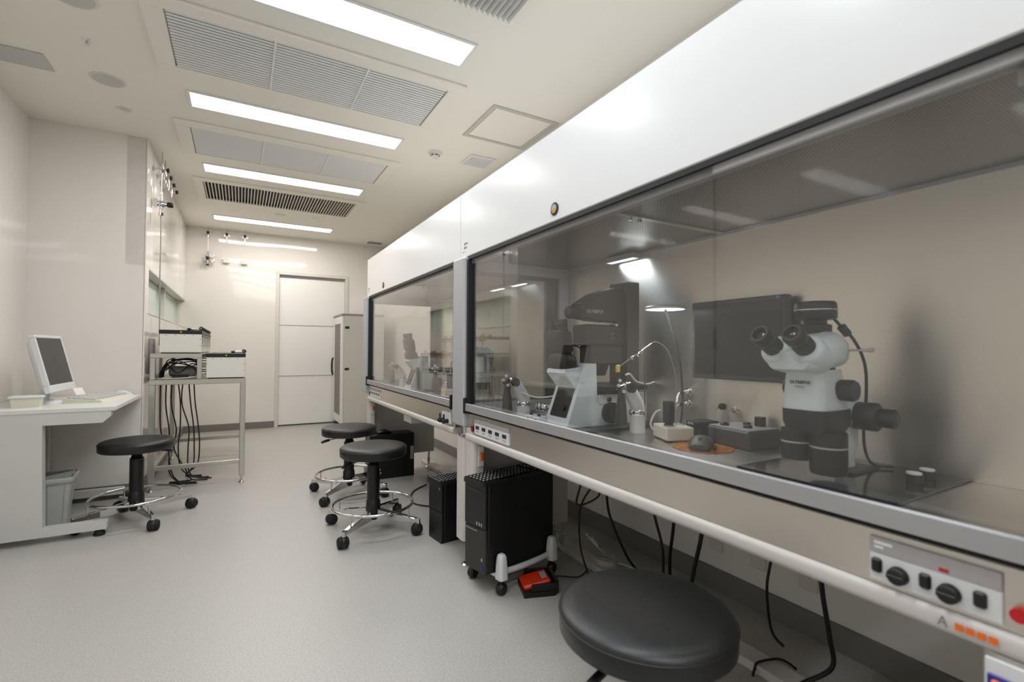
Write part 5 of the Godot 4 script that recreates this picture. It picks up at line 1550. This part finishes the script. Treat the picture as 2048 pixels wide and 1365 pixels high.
	part(hp, "glass_top", G.new().bb(Vector3(-0.07, 0.06, -0.08), Vector3(0.07, 0.063, 0.08), 0.001), M.label_grey)
	for q in [[-0.035, -0.045, 0.014, "left one at the front"], [-0.02, 0.03, 0.014, "right one at the front"], [0.035, -0.01, 0.012, "small one at the back"]]:
		solo("lens_cap", "small dark cap lying on the black plate unit, %s" % q[3], "cap", G.new().lathe([Vector2(0, 0), Vector2(q[2], 0), Vector2(q[2], 0.006), Vector2(q[2] * 0.8, 0.009), Vector2(0, 0.009)], 18), M.plastic_black, Vector3(1.475 + q[0], Y + 0.063, -1.02 + q[1]), 0.0, "caps on the plate unit")
	solo("black_block", "black cube standing at the back of the plate unit", "block", G.new().bb(Vector3(-0.012, 0, -0.014), Vector3(0.012, 0.032, 0.014), 0.002), M.plastic_black, Vector3(1.522, Y + 0.063, -0.99))
	for i in 2:
		var fv := thing("wall_fitting", ["dark round fitting on the steel back wall", "chrome fitting with a short spout on the steel back wall"][i], "fitting", Vector3(1.56, Y + 0.11 - i * 0.005, -1.16 + i * 0.05))
		part(fv, "fitting_body", G.new().lathe([Vector2(0, 0), Vector2(0.012, 0), Vector2(0.012, 0.01), Vector2(0.007, 0.012), Vector2(0.007, 0.02), Vector2(0, 0.02)], 16, Vector3.ZERO, Vector3(-1, 0, 0)), M.plastic_black if i == 0 else M.stainless_frame)
		part(fv, "spout", G.new().cyl(Vector3(-0.014, 0, 0), Vector3(-0.014, -0.012, 0.03 if i else -0.02), 0.0035), M.stainless_frame)
	var mm := thing("hood_mouse", "dark grey mouse on a colourful round mat in the near hood", "mouse", Vector3(1.30, Y + 0.0025, -1.045), 0.5)
	mouse_shape(mm, M.dark_grey_plastic, M.plastic_black)
	mm.scale = Vector3(1.15, 1.1, 1.2)
	solo("round_mat", "round orange and yellow printed mat under the dark mouse", "mat", G.new().lathe([Vector2(0, 0), Vector2(0.095, 0), Vector2(0.096, 0.002), Vector2(0, 0.002)], 40), M.disc_print, Vector3(1.315, Y, -1.055))
	# grey board under the computer gear
	stereo_scope(Y)


func stereo_scope(Y: float) -> void:
	solo("glossy_plate", "glossy black plate on the steel worktop under the stereo microscope", "plate", G.new().bb(Vector3(1.17, 0, -0.83), Vector3(1.555, 0.006, -0.465), 0.0015), M.plate_black, Vector3(0, Y, 0))
	var y0 := Y + 0.0063
	var t := thing("stereo_microscope", "white stereo microscope with black eyepieces, camera and focus knobs", "microscope", Vector3(1.40, y0, -0.675))
	wp(t, "foot_plate", G.new().bb(Vector3(1.33, y0, -0.725), Vector3(1.47, y0 + 0.006, -0.62), 0.002), M.plastic_black)
	wp(t, "stand_column", G.new().loft([rect_at(0.05, 0.034, 1.402, y0 + 0.006, -0.675, 0.01), rect_at(0.05, 0.034, 1.402, 0.79, -0.675, 0.01), rect_at(0.06, 0.046, 1.402, 0.81, -0.675, 0.012), rect_at(0.062, 0.05, 1.402, 0.925, -0.675, 0.012)]), M.scope_white)
	# focus arm and knobs
	wp(t, "focus_arm", G.new().bb(Vector3(1.30, 0.865, -0.71), Vector3(1.42, 0.97, -0.64), 0.012), M.scope_white)
	for s in [-1, 1]:
		var k := wp(t, "focus_knob", G.new().lathe([Vector2(0, 0), Vector2(0.034, 0), Vector2(0.036, 0.004), Vector2(0.036, 0.05), Vector2(0.028, 0.056), Vector2(0.024, 0.057), Vector2(0.024, 0.088), Vector2(0.02, 0.092), Vector2(0, 0.092)], 28, Vector3(1.40, 0.895, -0.675 + s * 0.027), Vector3(0, 0, s)), M.plastic_black)
		k.name = "focus_knob"
		wp(t, "zoom_knob", G.new().lathe([Vector2(0, 0), Vector2(0.024, 0), Vector2(0.026, 0.003), Vector2(0.0265, 0.03), Vector2(0.023, 0.036), Vector2(0, 0.036)], 26, Vector3(1.285, 0.966, -0.675 + s * 0.047), Vector3(0, 0, s)), M.plastic_black)
	# zoom body (white) narrowing upward, with rounded edges
	wp(t, "zoom_body", G.new().loft([rect_at(0.135, 0.105, 1.262, 0.915, -0.675, 0.025), rect_at(0.13, 0.1, 1.262, 0.96, -0.675, 0.025), rect_at(0.118, 0.088, 1.258, 1.016, -0.675, 0.022)]), M.scope_white)
	lettering(t, "maker_name", "OLYMPUS", 0.011, M.print_dark, Vector3(1.1965, 0.985, -0.675) - t.position, Basis(Vector3(0, 0, 1), Vector3(0.06, 1, 0).normalized(), Vector3(-1, 0.06, 0).normalized()), true)
	wp(t, "model_print", G.new().box(Vector3(1.1958, 0.974, -0.675), Vector3(0.0008, 0.0035, 0.022)), M.label_grey)
	# black lower housing and objective turret
	wp(t, "objective_housing", G.new().loft([rect_at(0.12, 0.10, 1.255, 0.862, -0.67, 0.03), rect_at(0.14, 0.115, 1.26, 0.885, -0.67, 0.03), rect_at(0.142, 0.112, 1.262, 0.918, -0.672, 0.028)]), M.plastic_black)
	wp(t, "objective", G.new().lathe([Vector2(0, 0.79), Vector2(0.034, 0.79), Vector2(0.036, 0.795), Vector2(0.036, 0.865), Vector2(0, 0.865)], 28, Vector3(1.235, 0, -0.705)), M.plastic_black)
	wp(t, "objective", G.new().lathe([Vector2(0, 0.765), Vector2(0.038, 0.765), Vector2(0.04, 0.772), Vector2(0.04, 0.865), Vector2(0, 0.865)], 28, Vector3(1.245, 0, -0.635)), M.plastic_black)
	for q in [[1.235, 0.832, -0.705, 0.0364], [1.245, 0.828, -0.635, 0.0404]]:
		wp(t, "objective_band", G.new().cyl(Vector3(q[0], q[1], q[2]), Vector3(q[0], q[1] + 0.004, q[2]), q[3], q[3], 28, false), M.label_grey)
	# trinocular head
	wp(t, "head_ring", G.new().cyl(Vector3(1.26, 1.016, -0.675), Vector3(1.26, 1.021, -0.675), 0.045, 0.045, 28), M.plastic_black)
	var hd := []
	for e in [[1.145, 1.04, 0.10, 0.045], [1.17, 1.042, 0.128, 0.06], [1.21, 1.055, 0.15, 0.075], [1.26, 1.065, 0.15, 0.09], [1.305, 1.062, 0.12, 0.08], [1.335, 1.055, 0.06, 0.045]]:
		var row := []
		for p in rr(e[2], e[3], e[3] * 0.42, 4):
			row.append(Vector3(e[0], e[1] + p.y, -0.675 + p.x))
		hd.append(row)
	wp(t, "binocular_head", G.new().loft(hd), M.scope_white)
	for s in [-1, 1]:
		var a := Vector3(1.188, 1.05, -0.675 + s * 0.037)
		var d := Vector3(-0.80, 0.46, s * 0.02).normalized()
		wp(t, "eye_sleeve", G.new().lathe([Vector2(0, -0.035), Vector2(0.03, -0.035), Vector2(0.037, -0.015), Vector2(0.038, 0.02), Vector2(0.036, 0.034), Vector2(0.03, 0.04), Vector2(0, 0.04)], 26, a, d), M.scope_white)
		var ep := wp(t, "eyepiece", G.new().lathe([Vector2(0, 0.034), Vector2(0.0235, 0.034), Vector2(0.0235, 0.06), Vector2(0.02, 0.064), Vector2(0.02, 0.075), Vector2(0.0245, 0.08), Vector2(0.0255, 0.1), Vector2(0.022, 0.108), Vector2(0.017, 0.108), Vector2(0.014, 0.1), Vector2(0, 0.0995)], 26, a, d), M.plastic_black)
		part(ep, "eye_lens", G.new().lathe([Vector2(0, 0.1035), Vector2(0.008, 0.1025), Vector2(0.0135, 0.1)], 22, a, d), M.screen)
	# camera tube and camera
	wp(t, "photo_tube", G.new().lathe([Vector2(0, 1.09), Vector2(0.036, 1.09), Vector2(0.036, 1.128), Vector2(0.026, 1.131), Vector2(0.026, 1.14), Vector2(0.03, 1.142), Vector2(0, 1.142)], 28, Vector3(1.28, 0, -0.682)), M.plastic_black)
	var cam := wp(t, "camera_head", G.new().lathe([Vector2(0, 1.142), Vector2(0.045, 1.142), Vector2(0.048, 1.146), Vector2(0.048, 1.163), Vector2(0.0485, 1.166), Vector2(0.048, 1.169), Vector2(0.047, 1.182), Vector2(0.043, 1.187), Vector2(0, 1.188)], 32, Vector3(1.28, 0, -0.682)), M.plastic_black)
	cam.name = "camera_head"
	wp(t, "camera_band", G.new().cyl(Vector3(1.28, 1.165, -0.682), Vector3(1.28, 1.167, -0.682), 0.0488, 0.0488, 32, false), M.aluminium_bright)
	wp(t, "camera_lead", G.new().tube([Vector3(1.32, 1.148, -0.66), Vector3(1.33, 1.13, -0.65), Vector3(1.37, 1.09, -0.635), Vector3(1.40, 1.03, -0.625), Vector3(1.43, 0.95, -0.635), Vector3(1.448, 0.85, -0.65), Vector3(1.455, 0.79, -0.648), Vector3(1.468, y0 + 0.009, -0.635), Vector3(1.5, y0 + 0.0055, -0.605)], 0.0038, 8), M.cable_black)
	wp(t, "ferrite", G.new().cyl(Vector3(1.335, 1.125, -0.648), Vector3(1.352, 1.105, -0.641), 0.0105, 0.0105, 12), M.plastic_black)
	wp(t, "path_rod", G.new().cyl(Vector3(1.27, 1.064, -0.6), Vector3(1.27, 1.064, -0.552), 0.0028).cyl(Vector3(1.27, 1.064, -0.56), Vector3(1.27, 1.064, -0.548), 0.0045), M.stainless_frame)
	# two small canisters on the plate
	for i in 2:
		var c := thing("film_canister", ["small black canister with a white lid, nearer the glass", "small black canister with a white lid, nearer the back wall"][i], "canister", Vector3(1.392 + i * 0.07, y0, -0.52), 0.0, "canisters on the black plate")
		part(c, "can", G.new().cyl(Vector3(0, 0, 0), Vector3(0, 0.02, 0), 0.017, 0.017, 24), M.plastic_black)
		part(c, "lid", G.new().cyl(Vector3(0, 0.02, 0), Vector3(0, 0.024, 0), 0.015, 0.015, 24), M.paper)


func far_hood_contents() -> void:
	var Y := 0.7455
	var a := inverted_scope("white inverted microscope in the far hood", Vector3(1.10, Y, -3.56), false)
	manipulator("bent-arm manipulator left of the microscope in the far hood", Vector3(1.16, Y, -3.86), 1.0)
	manipulator("bent-arm manipulator with white base right of the microscope in the far hood", Vector3(1.28, Y, -3.2), 1.0)
	var cb := thing("white_controller", "white control box near the grey post in the far hood", "control box", Vector3(1.22, Y, -2.98), -0.2)
	part(cb, "box_case", G.new().bb(Vector3(-0.05, 0.004, -0.07), Vector3(0.06, 0.055, 0.07), 0.004), M.plastic_cream)
	part(cb, "box_foot", G.new().bb(Vector3(-0.045, 0, -0.06), Vector3(0.05, 0.005, 0.06)), M.plastic_black)
	part(cb, "grip", G.new().cyl(Vector3(0, 0.055, -0.02), Vector3(0, 0.15, -0.02), 0.02), M.dark_grey_plastic)
	solo("steel_rod", "dark upright rod beside the microscope in the far hood", "rod", G.new().cyl(Vector3(0, 0, 0), Vector3(0, 0.19, 0), 0.012).cyl(Vector3(0, 0, 0), Vector3(0, 0.01, 0), 0.03), M.dark_grey_plastic, Vector3(1.08, Y, -3.24))
	solo("curved_hose", "white hose standing in an arc in the far hood", "hose", G.new().tube([Vector3(1.25, Y + 0.13, -3.145), Vector3(1.27, Y + 0.16, -3.1), Vector3(1.24, Y + 0.24, -3.0), Vector3(1.26, Y + 0.18, -2.92), Vector3(1.28, Y + 0.004, -2.8)], 0.004, 8), M.cable_white)
	# white binocular head of a second stereo microscope beside the post
	var t := thing("small_microscope", "white binocular microscope half hidden by the grey post in the far hood", "microscope", Vector3(1.28, Y, -2.62))
	part(t, "foot_plate", G.new().bb(Vector3(-0.12, 0, -0.1), Vector3(0.1, 0.016, 0.1), 0.004), M.plastic_white)
	part(t, "pillar", G.new().cyl(Vector3(0.06, 0.016, 0), Vector3(0.06, 0.30, 0), 0.016), M.chrome)
	part(t, "zoom_body", G.new().loft([rect_at(0.10, 0.09, 0.0, 0.12, 0.0, 0.025), rect_at(0.1, 0.09, 0.0, 0.22, 0.0, 0.025), rect_at(0.09, 0.08, 0.0, 0.27, 0.0, 0.025)]), M.scope_white)
	part(t, "holder_arm", G.new().bb(Vector3(0.0, 0.16, -0.03), Vector3(0.08, 0.21, 0.03), 0.008), M.scope_white)
	part(t, "binocular_head", G.new().loft([rect_at(0.12, 0.13, -0.01, 0.27, 0.0, 0.03), rect_at(0.13, 0.14, -0.015, 0.30, 0.0, 0.03), rect_at(0.09, 0.11, -0.02, 0.33, 0.0, 0.03)]), M.scope_white)
	part(t, "objective", G.new().cyl(Vector3(0, 0.075, 0), Vector3(0, 0.12, 0), 0.03, 0.036), M.plastic_black)
	for s in [-1, 1]:
		part(t, "eyepiece", G.new().lathe([Vector2(0, 0), Vector2(0.024, 0), Vector2(0.022, 0.05), Vector2(0.026, 0.055), Vector2(0.026, 0.075), Vector2(0.018, 0.078), Vector2(0, 0.075)], 20, Vector3(-0.05, 0.305, s * 0.034), Vector3(-0.8, 0.5, 0)), M.scope_white)


# ---------------------------------------------------------------- set the scene
const LAMP_ENERGY := 1.0


func _ready() -> void:
	var cam := Camera3D.new()
	cam.name = "camera"
	cam.position = Vector3(0, 1.06, 0)
	cam.rotation = Vector3(deg_to_rad(1.0933), deg_to_rad(-29.572), deg_to_rad(0.3077))
	cam.fov = 70.98
	cam.near = 0.05
	cam.far = 60.0
	cam.current = true
	var lens := CameraAttributesPhysical.new()
	lens.frustum_focal_length = 12.0 / tan(deg_to_rad(70.98 / 2.0))
	lens.frustum_focus_distance = 2.7
	lens.exposure_aperture = 2.8
	cam.attributes = lens
	add_child(cam)
	var env := Environment.new()
	env.background_mode = Environment.BG_COLOR
	env.background_color = Color(0, 0, 0)
	env.tonemap_mode = Environment.TONE_MAPPER_LINEAR
	env.tonemap_exposure = 1.18
	env.sdfgi_enabled = true
	env.ssao_enabled = true
	env.ssil_enabled = true
	var we := WorldEnvironment.new()
	we.name = "environment"
	we.environment = env
	add_child(we)
	materials()
	room()
	ceiling_fittings()
	hoods()
	desk()
	stand()
	rack()
	stools()
	computers()
	near_hood_contents()
	far_hood_contents()
	gas_lines()
	under_bench_cables()
